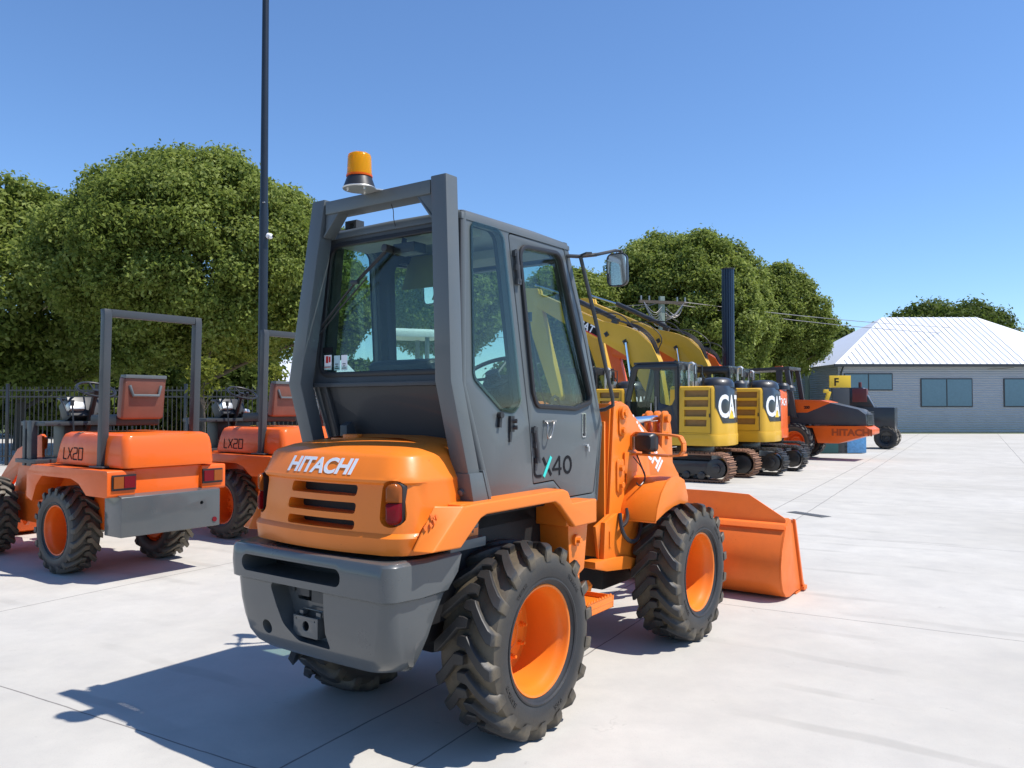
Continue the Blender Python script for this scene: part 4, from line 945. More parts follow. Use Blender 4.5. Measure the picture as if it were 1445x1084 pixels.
        for k in range(4): m.tube([(.95,-.14-.05*k,2.55),(1.10,-.14-.05*k,3.10+.02*k),(1.50,-.14-.05*k,3.46+.02*k),(2.05,-.14-.05*k,3.66),(2.3,-.14-.05*k,3.74)],.014,6,sm=2)
        m.tube([(1.6,-.12,3.46),(1.9,-.12,3.80),(2.35,-.12,3.86),(2.7,-.12,3.86)],.016,6,sm=2);m.tube([(1.0,-.2,2.9),(.85,-.2,3.2),(1.3,-.2,3.58),(1.7,-.2,3.60)],.013,6,sm=2)
        obj('hydraulic_hose',m,HOSE,b)
        if stick:
            st=[(4.30,4.62),(4.72,4.66),(4.85,4.40),(4.40,3.2),(3.85,1.75),(3.66,1.70),(3.60,1.85),(3.95,3.1),(4.20,4.1)]
            s=obj('stick',M().prism(fil(st,.08,3),XZ,-.32,-.12),pt,b,bevel=.01)
            m=M().cyl((4.85,-.22,4.1),(4.35,-.22,2.7),.05,12);obj('bucket_cylinder',m,BLACKP,s)
            m=M();m.prism(fil([(3.60,1.75),(3.95,1.60),(4.1,1.2),(3.9,.85),(3.45,.85),(3.35,1.0),(3.7,1.1),(3.75,1.3),(3.45,1.5)],.05,3),XZ,-.5,.06);obj('digging_bucket',m,BLACKP,s,bevel=.008)
        if dark is BLACKP:
            d=M().prism([(2.50,3.24),(2.62,3.55),(3.25,3.85),(3.18,3.60)],lambda u,v,w:(u,w,v),-.0995,-.097);dd=obj('decal',d,BLACKV,b)
            d=M().prism([(2.50,3.24),(2.56,3.30),(3.20,3.63),(3.18,3.58)],lambda u,v,w:(u,w,v),-.0965,-.0955);obj('decal_stripe',d,RED,dd)
            t=M();dr=Vector((-.9,-.44)).normalized();c0=Vector((3.15,3.60));up=Vector((-dr.y,dr.x))*-1 if (-dr.y*0+dr.x)>0 else Vector((dr.y,-dr.x))
            up=Vector((.44,.9)).normalized()*1;up=Vector((-.44,.9)).normalized()
            text(t,'CAT',.26,lambda x,y,z:((c0+dr*x+up*y).x,-.0955+z,(c0+dr*x+up*y).y),.0008,bold=.006,shear=.1);obj('lettering',t,WHITE,dd,merge=0)
    return e
def lower_boom(e,k):
    for o in e.children_recursive:
        if o.type=='MESH' and (o.name.split('.')[0] in ('boom','stick','stick_cylinder','cylinder_rod','bucket_cylinder','digging_bucket','pivot_boss','hydraulic_hose')):
            for v in o.data.vertices:
                if v.co.x>.9: v.co.z-=k*(v.co.x-.9)
excavator((4.10,17.8),'nearest yellow mini excavator of the row, its black cab in view, rusty track shoes',YELLOW,BLACKP)
excavator((5.70,19.7),'second yellow mini excavator of the row, next to the orange one, dark track shoes',YELLOW,BLACKP,tshift=-.16,trackmat=simple('dark_track_steel',(.06,.055,.05),.5,.5,.4,20))
xo=excavator((6.63,21.9),'orange mini excavator mostly hidden behind the second yellow excavator, orange boom lowered',ORANGE_R,GREY_D,tshift=-.1,trackmat=simple('rubber_track',(.03,.028,.026),.6,0,.4,20))
lower_boom(xo,.30)
excavator((2.6,20.5),'yellow excavator glimpsed between the big loader cab and the nearest yellow excavator',YELLOW,BLACKP,trackmat=RUST,boom=False)
# ------------------------------------------------------------------ far loader with canopy
def far_loader():
    t=root('canopy_loader',(8.93,24.6,0),RL,'orange and charcoal wheel loader with open grey canopy, farthest machine at the right','wheel loader')
    P=lambda sg:(lambda u,v,w:(u,sg*w,v))
    m=M();m.prism(fil([(.30,1.05),(.30,1.62),(.14,1.78),(-.70,1.76),(-1.75,1.50),(-1.95,1.35),(-1.98,1.02)],.04,3),XZ,-.52,.52);obj('engine_hood',m,GREY_D,t,bevel=.02)
    m=M()
    for sg in(1,-1): m.prism([(.10,1.40),(.14,1.755),(-.70,1.745),(-.95,1.68),(-.55,1.50),(-.30,1.40)],P(sg),.50,.528)
    m.prism([(.10,1.74),(.10,1.792),(-.70,1.772),(-.95,1.71),(-.95,1.66)],XZ,-.525,.525);hp=obj('hood_panel',m,ORANGE_R,t,bevel=.006)
    tx=M();text(tx,'200',.11,lambda x,y,z:(-.22-x,.529+z,1.52+y),.001,bold=.006);obj('lettering',tx,BLACKV,hp,merge=0)
    m=M();m.prism(fil([(.2,1.0),(-1.95,1.02),(-2.1,.92),(-2.1,.78),(-1.2,.50),(-.62,.50),(-.48,.95),(.2,.95)],.03,3),XZ,-.60,.60);cw=obj('counterweight',m,ORANGE_R,t,bevel=.02)
    tx=M();text(tx,'HITACHI',.26,lambda x,y,z:(-1.02-x,.602+z,.74+y),.001,bold=.012,sx=1.1);obj('lettering',tx,simple('dark_orange_vinyl',(.35,.06,.01),.4),cw,merge=0)
    m=M()
    for k in range(9): m.bx(-1.99,-1.975,-.45,.45,1.06+k*.045,1.075+k*.045)
    m.bx(-1.998,-1.988,-.46,.46,1.04,1.06);obj('rear_grille',m,BLACKP,t)
    m=M();m.bx(.2,.95,-.60,.60,.80,1.30);m.bx(.9,2.6,-.30,.30,.5,.95);m.prism([(2.0,.5),(2.9,.5),(2.7,1.3),(2.3,1.6),(2.1,1.6)],XZ,-.35,.35);obj('chassis',m,ORANGE_R,t,bevel=.02)
    m=M()
    for sg in (1,-1):
        m.rings([[(x,sg*y,z) for x,y in ((xa,.60),(xa+.14,.60),(xa+.14,.50),(xa,.50))] for xa,z in ((-.02,1.25),(.20,2.70),(.26,2.78))])
        m.prism([(.42,2.78),(.42,2.70),(.60,2.70),(.52,1.25),(.42,1.25)],P(sg),.50,.60)
    m.prism([(.18,2.70),(.18,2.80),(1.40,2.77),(1.55,2.72),(1.5,2.68)],XZ,-.62,.62);cn=obj('canopy',m,GREY_D,t,bevel=.01)
    obj('roof_lamp',M().box((.62,.2,2.82),(.22,.12,.05)),plens('amber_roof_lamp',(.8,.15,.03),tr=.1),cn)
    m=M();m.box((.75,0,1.45),(.45,.5,.14));m.box((.5,0,1.75),(.12,.5,.55));obj('seat',m,VINYL,t,bevel=.03)
    m=M();c=Vector((1.35,0,1.95));n=Vector((-.5,0,.85)).normalized();a=Vector((0,1,0));b=n.cross(a);m.tube([c+a*.2*math.cos(2*PI*k/20)+b*.2*math.sin(2*PI*k/20) for k in range(21)],.015,6,caps=False);m.tube([c,(1.6,0,1.3)],.03,8);m.box((1.6,0,1.2),(.3,.5,.6));obj('steering_wheel',m,PLAST,t)
    for x in (0,2.1):
        for sg in (1,-1): add_wheel(t,(x,sg*.68,.54),sg,.54,.38,rimmat=ORANGE_R,nl=18,txt=False)
far_loader()
# black machine with digits standing behind it
t=root('black_roller',(13.3,30.6,0),R(150),'black machine with white digits and dark red engine, just before the white building','machine')
m=M();m.bx(-1.3,1.3,-.6,.6,.5,1.55);m.prism([(-.6,1.55),(.9,1.55),(.6,2.3),(-.2,2.3)],XZ,-.5,.5);b=obj('body',m,BLACKP,t,bevel=.03)
tx=M();text(tx,'5 0',.42,lambda x,y,z:(.42-x,.61+z,1.22+y+.45 if 0 else 1.25+y),.001);obj('lettering',tx,WHITE,b,merge=0)
m=M();m.box((-.1,.35,2.0),(.5,.5,.5));m.cyl((-.1,.35,2.2),(-.1,.35,2.5),.06,10);obj('engine',m,simple('dark_red_paint',(.12,.02,.02),.4),t,bevel=.04)
for x in (-1.0,1.0):
    for sg in (1,-1): add_wheel(t,(x,sg*.6,.42),sg,.42,.3,rimmat=GREY_D,nl=16,txt=False)
# ------------------------------------------------------------------ trees
def leafmat(name,c1,c2,c3):
    m,nt,b=mat(name)
    at=N(nt,'ShaderNodeAttribute');at.attribute_name='leafvar'
    r=ramp(nt,at.outputs['Fac'],[(0,c1),(.5,c2),(1,c3)])
    nt.links.new(r.outputs[0],b.inputs['Base Color']);b.inputs['Roughness'].default_value=.6;b.inputs['Specular IOR Level'].default_value=.2
    tr=N(nt,'ShaderNodeBsdfTranslucent');nt.links.new(r.outputs[0],tr.inputs[0])
    mx=N(nt,'ShaderNodeMixShader');mx.inputs[0].default_value=.48
    out=nt.nodes['Material Output'];nt.links.new(b.outputs[0],mx.inputs[1]);nt.links.new(tr.outputs[0],mx.inputs[2]);nt.links.new(mx.outputs[0],out.inputs[0])
    return m
LEAF=leafmat('linden_leaves',(.105,.145,.024),(.215,.268,.050),(.37,.42,.13))
LEAF2=leafmat('dark_leaves',(.05,.08,.015),(.10,.14,.025),(.18,.22,.05))
LEAF3=leafmat('yellow_green_leaves',(.10,.13,.02),(.2,.22,.03),(.3,.3,.05))
BARK=simple('bark',(.10,.08,.06),.9,0,.35,6,.01)
def crown_mesh(seed,c,rx,ry,rz,nl,leaf,n,flat=.0,bumps=.22):
    rng=np.random.default_rng(seed)
    # lumps over and inside an egg-shaped envelope
    i_=np.arange(nl)+.5;ph=i_*2.399963;zz=1-2*((i_*.6180339+.0)%1);ph=rng.uniform(0,6.283,nl) if nl<40 else ph
    zz=1-2*i_/nl;rq=np.sqrt(1-zz*zz);u=np.stack([rq*np.cos(ph),rq*np.sin(ph),zz],1)+rng.normal(size=(nl,3))*.06;u/=np.linalg.norm(u,axis=1)[:,None];u=u[rng.permutation(nl)]
    rad=rng.uniform(.80,.95,nl)*(1+.07*np.sin(u[:,0]*5+seed)*np.cos(u[:,1]*4+seed));rad[:nl//5]*=.7
    shape=np.array([rx,ry,rz])
    taper=1-.10*np.clip(u[:,2],-.2,1)      # narrower towards the top
    pos=u*rad[:,None]*shape*np.stack([taper,taper,np.ones(nl)],1)
    lr=rng.uniform(.65,1.35,nl)*bumps*rx
    w=lr**2;idx=rng.choice(nl,n,p=w/w.sum())
    d=rng.normal(size=(n,3));d[:,2]+=.25;d/=np.linalg.norm(d,axis=1)[:,None]
    out=pos[idx]/shape;out/=np.maximum(1e-3,np.linalg.norm(out,axis=1))[:,None]
    flip=(d*out).sum(1)<-.45;d[flip]*=-1
    # clumped shoots: leaves bunch along little sprays
    sp=rng.normal(size=(nl,14,3));sp/=np.linalg.norm(sp,axis=2)[:,:,None]
    k=rng.integers(0,14,n);pull=sp[idx,k]
    d=d*.62+pull*.55;d/=np.linalg.norm(d,axis=1)[:,None]
    sl=rng.uniform(0,1,(nl,14))**2;rr=lr[idx]*rng.uniform(.5,1.12,n)**.6*(1+.65*sl[idx,k])
    P=pos[idx]+d*rr[:,None]*np.array([1,1,.85])+rng.normal(size=(n,3))*leaf*1.0
    P+=np.array(c)
    nrm=d*.7+rng.normal(size=(n,3))*.55+np.array([0,0,.25]);nrm/=np.linalg.norm(nrm,axis=1)[:,None]
    a=np.cross(nrm,rng.normal(size=(n,3)));a/=np.maximum(1e-6,np.linalg.norm(a,axis=1))[:,None];b=np.cross(nrm,a)
    s=leaf*rng.uniform(.6,1.25,n)[:,None]
    fold=nrm*s*.18
    V=np.stack([P-a*s*.9,P+b*s*.5+fold,P+a*s,P-b*s*.5+fold],1).reshape(-1,3)
    var=np.clip(rng.normal(.45,.22,n)+ (rng.random(nl)[idx]-.5)*.35,0,1)
    return V,var
def leafobj(name,V,var,m,parent,kind=None):
    n=len(V)//4;me=bpy.data.meshes.new(name);me.vertices.add(len(V));me.vertices.foreach_set('co',V.astype(np.float32).ravel())
    me.loops.add(n*4);me.polygons.add(n);me.loops.foreach_set('vertex_index',np.arange(n*4,dtype=np.int32))
    me.polygons.foreach_set('loop_start',np.arange(0,n*4,4,dtype=np.int32));me.polygons.foreach_set('loop_total',np.full(n,4,dtype=np.int32))
    at=me.attributes.new('leafvar','FLOAT','FACE');at.data.foreach_set('value',var.astype(np.float32));me.update();me.materials.append(m)
    o=bpy.data.objects.new(name,me);COL.objects.link(o);o.parent=parent;return o
def tree(px,Y,top,rpx,bot,label,seed,n=60000,leaf=.12,mt=None,nl=90,bumps=.22,kind='street_tree',cat='tree',tr=.22,stem=None,ysc=1.0):
    X=(px-722.5)/1125*Y;H=1.6+(573-top)/1125*Y;zb=1.6+(573-bot)/1125*Y;r=rpx/1125*Y
    t=root(kind,(X,Y,0),random.uniform(0,6),label,cat,'trees behind the yard')
    rz=(H-zb)/2
    V,var=crown_mesh(seed,(0,0,zb+rz),r*.90,r*.90*ysc,rz*.93,nl,leaf,n,bumps=bumps)
    leafobj('crown',V,var,mt or LEAF,t)
    m=M();rnd=random.Random(seed);stem=stem or zb+rz*.9
    m.tube([(0,0,-.05),(.03,0,.4),(.05,.02,zb*.6),(0,.05,zb+rz*.3),(.1,0,zb+rz*1.3)],[tr*1.25,tr,tr*.85,tr*.7,tr*.25],10)
    for k in range(11):
        a=k*2.4+rnd.random();z0=zb*.75+rnd.random()*rz*.8;e=Vector((math.cos(a)*r*.7,math.sin(a)*r*.7,z0+rz*rnd.uniform(.3,.8)))
        m.tube([(0,.02,z0),(e.x*.45,e.y*.45,z0+(e.z-z0)*.55),tuple(e)],[tr*.42,tr*.26,tr*.08],7,sm=1)
    obj('trunk',m,BARK,t);return t
tree(280,26,212,228,528,'very large broad green tree on the left behind the tall black light pole',11,n=260000,leaf=.078,nl=620,bumps=.085)
tree(30,29,262,200,560,'large round green tree at the far left edge',12,n=110000,leaf=.11,nl=400,bumps=.10)
tree(470,31,352,50,505,'green tree seen through the left part of the big loader rear window',19,n=45000,leaf=.09,nl=120,bumps=.2)
tree(628,33,342,98,505,'green tree seen through the windows of the big loader cab',13,n=70000,leaf=.09,nl=200,bumps=.14)
tree(800,40,372,88,530,'green tree right behind the mirror of the big loader',14,n=60000,leaf=.11,nl=200,bumps=.13)
tree(962,42,315,142,585,'tallest green tree right of centre behind the utility pole',15,n=240000,leaf=.10,nl=560,bumps=.09)
tree(1094,47,372,84,545,'green tree right of the tallest one, behind the dark steel column',16,n=110000,leaf=.10,nl=340,bumps=.11)
tree(1172,62,468,62,560,'dark tree beside the white building, behind the second utility pole',17,n=40000,leaf=.2,mt=LEAF2,nl=60)
tree(1330,64,430,110,560,'wide dark tree behind the white building at the right',18,n=60000,leaf=.17,mt=LEAF2,nl=160,bumps=.14)
for i,(px,Y,lb) in enumerate(((-330,48,'round tree far off to the left, nearest to the fence'),(-760,60,'round tree farthest to the left beyond the yard'),(1750,75,'round tree farthest to the right beyond the building'))): tree(px,Y,440,170,590,lb,60+i,n=26000,leaf=.26,nl=120,bumps=.14)
for i,(px,Y,top,r_,lb) in enumerate(((1010,55,500,80,'low dark tree filling the gap under the tallest tree'),(1120,66,510,70,'low dark tree behind the canopy loader'),(880,58,490,80,'low dark tree behind the raised yellow booms'),(760,60,505,70,'low dark tree behind the door window of the big loader'),(325,42,470,62,'low dark tree below the very large tree, behind the sapling'),(400,60,522,34,'small pale green tree above the grey warehouse roof'),(150,45,500,160,'low dark tree behind the left end of the iron fence'),(500,62,515,40,'small round tree seen low through the rear window'))):
    tree(px,Y,top,r_,590,lb,30+i,n=22000,leaf=.26,mt=LEAF2 if i!=5 else LEAF,nl=50)
tree(289,19,508,17,556,'young yellow-green sapling in front of the iron fence',50,n=700,leaf=.07,mt=LEAF3,nl=14,bumps=.5,kind='sapling',tr=.02)
tree(385,21,512,14,560,'thin yellow-green sapling right of the light pole',51,n=250,leaf=.06,mt=LEAF3,nl=8,bumps=.5,kind='sapling',tr=.015)
# ------------------------------------------------------------------ fence, buildings, poles
def rootw(name,loc,label,cat,group=None,rz=0): return root(name,loc,rz,label,cat,group)
f=rootw('iron_fence',(-16,21.5,0),'black iron picket fence behind the small orange loaders','fence')
for k in range(6):
    m=M();x0=k*2.4
    for z in (.25,1.85,2.02): m.bx(x0+.04,x0+2.36,-.018,.018,z-.02,z+.02)
    for i in range(19): m.bx(x0+.12+i*.12-.01,x0+.12+i*.12+.01,-.012,.012,.12,2.12)
    obj('picket_panel',m,BLACKP,f);obj('post',M().bx(x0-.035,x0+.035,-.035,.035,0,2.2),BLACKP,f,bevel=.005)
WALL=simple('pale_wall',(.42,.44,.46),.7,0,.10,1.2)
_nt=WALL.node_tree;_w=N(_nt,'ShaderNodeTexWave');_w.inputs['Scale'].default_value=2.2;_w.bands_direction='Z';_tc=N(_nt,'ShaderNodeTexCoord');_nt.links.new(_tc.outputs['Object'],_w.inputs[0]);_bp=N(_nt,'ShaderNodeBump');_bp.inputs['Distance'].default_value=.03;_nt.links.new(_w.outputs['Fac'],_bp.inputs['Height']);_nt.links.new(_bp.outputs[0],_nt.nodes['Principled BSDF'].inputs['Normal'])
ROOFW=simple('white_roof_sheet',(.66,.68,.72),.45,.1,.06,2)
def hip_house(X0,X1,Y0,Y1,ze,zr,label,wins=(),hip=4,door=None):
    b=rootw('building',(X0,Y0,0),label,'building');W=X1-X0;D=Y1-Y0
    m=M();m.bx(0,W,0,D,0,ze);obj('wall',m,WALL,b)
    o=.35;m=M();A=[(-o,-o,ze+.003),(W+o,-o,ze+.003),(W+o,D+o,ze+.003),(-o,D+o,ze+.003)];B=[(hip,D/2,zr),(W-hip,D/2,zr)]
    m.add(A+B,[(0,1,5,4),(1,2,5),(2,3,4,5),(3,0,4),(3,2,1,0)])
    for k in range(int(W/.4)):
        x=k*.4;t=1 if x>hip else x/hip
        if x<W-hip: m.hexa([(x,-o,ze+.02),(x+.03,-o,ze+.02),(x+.03,-o,ze+.05),(x,-o,ze+.05)],[(x,-o+(D/2+o)*t,ze+(zr-ze)*t+.02),(x+.03,-o+(D/2+o)*t,ze+(zr-ze)*t+.02),(x+.03,-o+(D/2+o)*t,ze+(zr-ze)*t+.05),(x,-o+(D/2+o)*t,ze+(zr-ze)*t+.05)])
    r=obj('roof',m,ROOFW,b);m=M();m.bx(-o-.05,W+o,-o-.12,-o,ze-.14,ze+.01);obj('gutter',m,GREY_D,b)
    for xd in (.15,W-.4): obj('downpipe',M().tube([(xd,-o-.06,ze-.12),(xd,-.08,ze-.5),(xd,-.08,.1)],.05,8),GREY_D,b)
    for x0,x1,z0,z1 in wins:
        w=obj('window',M().bx(x0-.06,x1+.06,-.05,.02,z0-.06,z1+.06),GREY_D,b);obj('pane',M().bx(x0,x1,-.06,-.051,z0,z1),simple('window_blue',(.12,.22,.28),.15,.1),w)
        m=M();m.bx((x0+x1)/2-.03,(x0+x1)/2+.03,-.075,-.061,z0,z1);obj('mullion',m,GREY_D,w)
    return b
hip_house(19.65,36,48,58,4.1,7.5,'pale single-storey building with a white metal hip roof at the right',[(.4,3.2,2.6,3.5),(5,8,1.6,3.2),(10,13,1.6,3.2)],5)
b=hip_house(-20,-10.5,47,57,2.9,4.6,'low grey warehouse with pale roof beyond the iron fence',[(1,2.2,1.2,2.0),(4,5.2,1.2,2.0)],.5)
# light pole
p=rootw('light_pole',(-4.385,14,0),'tall black light pole with a white dome camera, left of the big loader','light pole')
m=M().tube([(0,0,0),(0,0,4),(0,0,4.95)],[.085,.079,.077],20);m.tube([(0,0,4.95),(0,0,5.2),(0,0,13)],[.077,.068,.045],20);m.lathe([(.18,0),(.18,.02),(.09,.03),(.086,.05)],20)
obj('pole',m,simple('navy_black_paint',(.012,.017,.026),.35,0,.2,4),p)
m=M().cyl((.085,-.03,4.60),(.125,-.05,4.585),.05,16);m.lathe([(.05,0),(.048,.03),(.03,.05),(.001,.056)],18,'X',c=(.120,-.05,4.585));cm=obj('camera',m,WHITE,p);obj('camera_lens',M().cyl((.17,-.06,4.583),(.181,-.062,4.583),.02,14),BLACKV,cm)
m=M().cyl((.0,-.06,5.18),(.04,-.085,5.18),.014,8);obj('bolt',m,STEEL,p)
p=rootw('steel_column',(6.25,23,0),'thick dark navy steel column rising behind the second yellow excavator','column')
m=M();poly=[]
for k in range(16):
    a=2*PI*k/16;
    for rr,da in ((.175,-.14),(.175,.10),(.160,.16)): poly.append((rr*math.cos(a+da),rr*math.sin(a+da)))
m.prism(poly,XY,0,5.55);obj('shaft',m,simple('navy_paint',(.008,.022,.05),.3,0,.2,3),p);obj('cap',M().lathe([(.001,5.55),(.19,5.55),(.195,5.58),(.001,5.60)],24),BLACKP,p)
CONC=simple('greenish_concrete',(.22,.28,.24),.8,0,.15,4)
def upole(X,Y,H,label,arm=True,rz=.3):
    p=rootw('utility_pole',(X,Y,0),label,'utility pole',rz=rz);obj('pole',M().prism([(-.15,-.12),(.15,-.12),(.15,.12),(-.15,.12)],lambda u,v,w:(u*(1-.04*w),v*(1-.04*w),w),0,H),CONC,p)
    if arm:
        obj('crossarm',M().bx(-1.2,1.2,-.2,-.1,H-.35,H-.22),BARK,p)
        m=M()
        for x in (-1.1,-.7,.7,1.1): m.cyl((x,-.15,H-.22),(x,-.15,H-.02),.04,8)
        for k in range(7): m.tube([(-.1,-.2,H-.5-.12*k),(-.5-.1*math.sin(k),-.3,H-.9-.1*k),(-1.0,-.2,H-.30)],.012,5,sm=2);m.tube([(.1,-.2,H-.5-.1*k),(.5+.2*math.sin(k*2),-.3,H-1.0),(1.0,-.2,H-.30)],.012,5,sm=2)
        obj('insulator',m,STEEL,p)
    return p
upole(6.78,36,6.56,'greenish concrete utility pole with crossarm in front of the tallest tree')
upole(18.9,51,5.15,'thin grey utility pole beside the white building',rz=.8)
upole(-6.6,58,6.4,'distant utility pole seen through the rear window of the big loader')
def wire(a,b,sag,label,r=.018):
    a=Vector(a);b=Vector(b);pts=[a+(b-a)*t-Vector((0,0,sag*4*t*(1-t))) for t in [i/14 for i in range(15)]]
    o=obj('power_line',M().tube(pts,r,5),STEEL);tag(o,label,'power line','overhead power lines')
wire((6.75,36,6.3),(-6.6,58,6.2),.5,'upper power line from the greenish pole to the left')
wire((6.8,36,5.9),(18.9,51,4.2),.8,'thick sagging power line from the greenish pole down to the thin grey pole',.035)
wire((7.8,36,6.3),(42,62,7.6),.4,'upper power line from the greenish pole off to the right')
wire((7.4,36,6.2),(42,62,7.2),.5,'second power line from the greenish pole off to the right')
wire((18.9,51,4.9),(30,47.6,3.9),.5,'power line from the thin grey pole to the white building')
wire((6.2,36,6.2),(-30,52,7.8),.6,'lower power line from the greenish pole to the far left')
# sign by the building
s=rootw('yellow_sign',(10.75,27,0),'yellow board with a black letter F on a dark stand by the white building','sign')
obj('board',M().bx(.0,.72,-.03,.03,2.22,2.63),YEL,s,bevel=.01)
t=M();text(t,'F',.36,lambda x,y,z:(.14+x,-.031-z,2.29+y),.001,bold=.01);obj('lettering',t,BLACKV,s,merge=0)
obj('stand',M().bx(.08,.66,-.05,.05,1.0,2.2),GREY_D,s,bevel=.01);m=M();m.box((-.05,0,1.95),(.12,.1,.3),(0,.3,0));m.box((-.12,0,2.1),(.16,.1,.12));obj('bracket',m,YEL,s,bevel=.01)
m=M();m.bx(.2,.5,-.2,.2,0,1.0);obj('base',m,GREY_D,s)
c=rootw('storage_bin',(10.9,27.2,0),'low teal and blue bin behind the rear of the canopy loader','bin')
obj('body',M().bx(-.9,.2,-.4,.4,.02,.72),simple('teal_paint',(.02,.09,.09),.5),c,bevel=.03);obj('lid',M().bx(.22,1.0,-.4,.4,.02,.7),simple('blue_wrap',(.10,.3,.55),.3,0,.5,14),c,bevel=.03)
# pale canopy machine seen through the cab glass
t=rootw('canopy_roller',(-2.05,15.6,0),'compact roller with rounded pale canopy, seen through the cab glass of the big loader','roller',rz=R(20))
rg=[[(x*s,y*s,z) for x,y in rrect(-.62,.62,-.5,.5,.22,6)] for s,z in ((.97,2.92),(1.0,2.97),(.97,3.03),(.8,3.08),(.4,3.10))]
obj('canopy',M().rings(rg),simple('pale_plastic',(.6,.62,.6),.5),t)
m=M()
for x in(-.42,.30):
    for y in (-.40,.40): m.tube([(x,y,2.95),(x+(.05 if x<0 else -.02),y,1.3)],.045,8)
obj('canopy_post',m,GREY,t);m=M();m.bx(-1.2,.9,-.5,.5,.55,1.2);m.box((-.1,0,1.5),(.4,.45,.5));obj('body',m,YELLOW_D,t,bevel=.06)
m=M();m.cyl((1.1,-.55,.45),(1.1,.55,.45),.45,30);m.cyl((-1.1,-.55,.45),(-1.1,.55,.45),.45,30);obj('drum',m,STEEL,t)
# yellow car behind the fence
t=rootw('yellow_car',(-6.9,24.5,0),'yellow car parked behind the iron fence','car')
m=M();m.rings([[(x,y,z) for y,z in rrect(-.85,.85,.3,h,.15)] for x,h in ((-2.1,.8),(-1.9,.95),(-1.2,1.0),(-.9,1.35),(.6,1.4),(1.2,1.0),(1.9,.9),(2.1,.7))]);cb=obj('body',m,YEL,t)
m=M();m.prism([(-1.0,1.03),(-.78,1.32),(.5,1.36),(1.0,1.03)],XZ,-.865,.865);obj('side_window',m,BLACKV,cb)
for x in (-1.3,1.3):
    for y in (-.8,.8): obj('wheel',M().cyl((x,y-.1,.32),(x,y+.1,.32),.32,20),RUB,t)
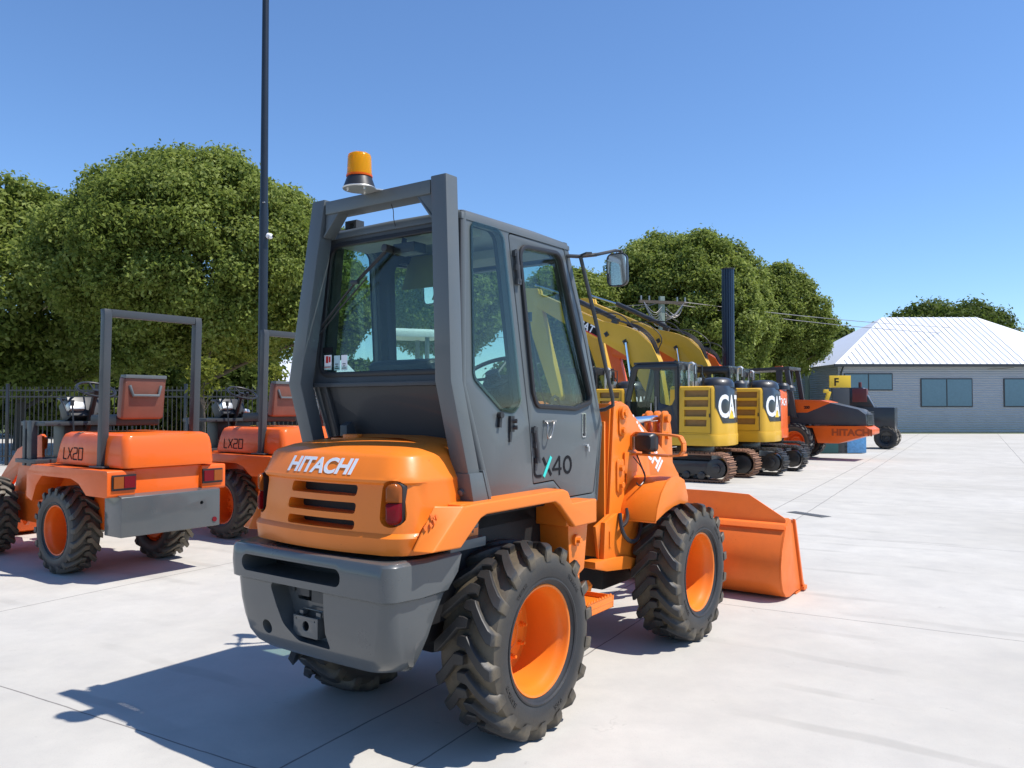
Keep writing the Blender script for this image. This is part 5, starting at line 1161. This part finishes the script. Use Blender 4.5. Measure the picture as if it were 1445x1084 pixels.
# ------------------------------------------------------------------ ground
def ground_mat():
    m,nt,b=mat('pale_concrete');L=nt.links.new
    tc=N(nt,'ShaderNodeTexCoord');mp=N(nt,'ShaderNodeMapping');L(tc.outputs['Object'],mp.inputs[0])
    mp.inputs['Location'].default_value=(0,0,0)
    # rotate so u runs along the joints
    mp.vector_type='POINT';ang=R(54.5+5.5);mp.inputs['Rotation'].default_value=(0,0,-ang)
    nz=noise(nt,1.7,4,.6);ad=N(nt,'ShaderNodeVectorMath',operation='MULTIPLY_ADD');L(nz.outputs['Color'],ad.inputs[0]);ad.inputs[1].default_value=(.03,.03,0);L(mp.outputs[0],ad.inputs[2])
    sp=N(nt,'ShaderNodeSeparateXYZ');L(ad.outputs[0],sp.inputs[0])
    def line(src,o,per,w):
        a=N(nt,'ShaderNodeMath',operation='SUBTRACT');L(src,a.inputs[0]);a.inputs[1].default_value=o
        c=N(nt,'ShaderNodeMath',operation='PINGPONG');L(a.outputs[0],c.inputs[0]);c.inputs[1].default_value=per/2
        d=N(nt,'ShaderNodeMath',operation='LESS_THAN');L(c.outputs[0],d.inputs[0]);d.inputs[1].default_value=w;return d.outputs[0]
    ca,sa=math.cos(-ang),math.sin(-ang)
    # reference points in the rotated frame
    def rot(X,Y): return (X*ca-Y*sa,X*sa+Y*ca)
    vA=rot(-.75,4.08)[1];vB=rot(.13,4.6)[1];uA=rot(-1.33,3.7)[0]
    l1=line(sp.outputs[1],vA,3.9,.006);l2=line(sp.outputs[1],vB,7.8,.005);l3=line(sp.outputs[0],uA,3.95,.0045)
    mxx=N(nt,'ShaderNodeMath',operation='MAXIMUM');L(l1,mxx.inputs[0]);L(l2,mxx.inputs[1]);mx2=N(nt,'ShaderNodeMath',operation='MAXIMUM');L(mxx.outputs[0],mx2.inputs[0]);L(l3,mx2.inputs[1])
    n1=noise(nt,.35,6,.6);n2=noise(nt,2.3,8,.68);n3=noise(nt,140,3,.6);n4=noise(nt,1.0,5,.7,sx=(1,.25,1))
    c=mixc(nt,ramp(nt,n1.outputs['Fac'],[(.3,(0,)*3),(.7,(1,)*3)]).outputs[0],(.435,.412,.365),(.535,.512,.465))
    c=mixc(nt,ramp(nt,n2.outputs['Fac'],[(.35,(.45,)*3),(.62,(0,)*3)]).outputs[0],c,(.37,.355,.33))
    c=mixc(nt,ramp(nt,n4.outputs['Fac'],[(.60,(0,)*3),(.8,(.35,)*3)]).outputs[0],c,(.58,.565,.54))
    c=mixc(nt,ramp(nt,n3.outputs['Fac'],[(.30,(.5,)*3),(.42,(0,)*3)]).outputs[0],c,(.33,.32,.30))
    n5=noise(nt,6,4,.7);c=mixc(nt,ramp(nt,n5.outputs['Fac'],[(.66,(0,)*3),(.72,(.4,)*3)]).outputs[0],c,(.25,.23,.21))
    # faint curved tyre scuffs and hairline cracks
    wv=N(nt,'ShaderNodeTexWave');wv.inputs['Scale'].default_value=.55;wv.inputs['Distortion'].default_value=5;wv.inputs['Detail'].default_value=3;wv.inputs['Detail Scale'].default_value=.6;L(mp.outputs[0],wv.inputs[0])
    n6=noise(nt,.8,3,.5);sc_=N(nt,'ShaderNodeMath',operation='MULTIPLY');L(ramp(nt,wv.outputs['Fac'],[(.90,(0,)*3),(.97,(.5,)*3)]).outputs[0],sc_.inputs[0]);L(ramp(nt,n6.outputs['Fac'],[(.5,(0,)*3),(.62,(.55,)*3)]).outputs[0],sc_.inputs[1])
    c=mixc(nt,sc_.outputs[0],c,(.25,.235,.21))
    vo=N(nt,'ShaderNodeTexVoronoi');vo.feature='DISTANCE_TO_EDGE';vo.inputs['Scale'].default_value=.33;vm=N(nt,'ShaderNodeVectorMath',operation='MULTIPLY_ADD');L(noise(nt,1.3,5,.7).outputs['Color'],vm.inputs[0]);vm.inputs[1].default_value=(.9,.9,0);L(mp.outputs[0],vm.inputs[2]);L(vm.outputs[0],vo.inputs[0])
    ck=N(nt,'ShaderNodeMath',operation='MULTIPLY');L(ramp(nt,vo.outputs['Distance'],[(.0,(.3,)*3),(.0013,(0,)*3)]).outputs[0],ck.inputs[0]);L(ramp(nt,n1.outputs['Fac'],[(.60,(0,)*3),(.64,(1,)*3)]).outputs[0],ck.inputs[1])
    c=mixc(nt,ck.outputs[0],c,(.16,.15,.135))
    jc=mixc(nt,n2.outputs['Fac'],(.12,.11,.10),(.30,.28,.26));c=mixc(nt,mx2.outputs[0],c,jc)
    L(c,b.inputs['Base Color']);b.inputs['Roughness'].default_value=.8;b.inputs['Specular IOR Level'].default_value=.25
    bp=N(nt,'ShaderNodeBump');bp.inputs['Distance'].default_value=.003;bp.inputs['Strength'].default_value=.5;L(n2.outputs['Fac'],bp.inputs['Height'])
    bp2=N(nt,'ShaderNodeBump');bp2.inputs['Distance'].default_value=.01;bp2.invert=True;L(mx2.outputs[0],bp2.inputs['Height']);L(bp.outputs[0],bp2.inputs['Normal']);L(bp2.outputs[0],b.inputs['Normal'])
    return m
y=obj('concrete_yard',M().add([(-40,-14,0),(45,-14,0),(45,46,0),(-40,46,0)],[(0,1,2,3)]),ground_mat(),recalc=False);tag(y,kind='structure')
g=obj('ground',M().add([(-900,-900,-.01),(900,-900,-.01),(900,900,-.01),(-900,900,-.01)],[(0,1,2,3)]),simple('dry_grass',(.09,.11,.04),.95,0,.4,.3),recalc=False);tag(g,kind='structure')
d=rootw('drain_grate',(4.24,12.05,0),'narrow grey slotted drain grate in the concrete beyond the bucket','drain',rz=math.atan2(-.46,.25)+.0)
m=M();m.bx(-.05,.60,-.10,.10,.001,.004);obj('frame',m,simple('grate_steel',(.12,.12,.12),.6,.5),d)
m=M()
for k in range(14): m.bx(-.03+k*.045,-.012+k*.045,-.085,.085,.0045,.010)
obj('bars',m,STEEL,d)
# ------------------------------------------------------------------ light, sky, camera
sd=Vector((.541,-.103,.98)).normalized();el=math.asin(sd.z);az=math.atan2(sd.x,sd.y)
w=bpy.data.worlds.new('World');sc.world=w;w.use_nodes=True;nt=w.node_tree
k=nt.nodes.new('ShaderNodeTexSky');k.sky_type='NISHITA';k.sun_disc=False;k.sun_elevation=el;k.sun_rotation=az;k.altitude=0;k.air_density=1.0;k.dust_density=0;k.ozone_density=10.0
nt.links.new(k.outputs[0],nt.nodes['Background'].inputs[0]);nt.nodes['Background'].inputs[1].default_value=.148
s=bpy.data.lights.new('sun','SUN');s.energy=5;s.angle=R(.5);s.color=(1,.955,.89);so=bpy.data.objects.new('sun',s);COL.objects.link(so);so.rotation_euler=sd.to_track_quat('Z','Y').to_euler();so.location=(5,-3,12)
c=bpy.data.cameras.new('camera');c.sensor_width=36;c.lens=36*1125/1445;c.clip_end=3000;c.clip_start=.05
co=bpy.data.objects.new('camera',c);COL.objects.link(co);co.location=(0,0,1.6);co.rotation_euler=(PI/2+math.atan(31/1125),0,0);sc.camera=co
sc.view_settings.view_transform='Standard';sc.view_settings.look='None';sc.view_settings.exposure=.3;sc.view_settings.gamma=1
sc.render.engine='CYCLES';sc.cycles.max_bounces=8;sc.cycles.transparent_max_bounces=16;sc.cycles.use_denoising=True
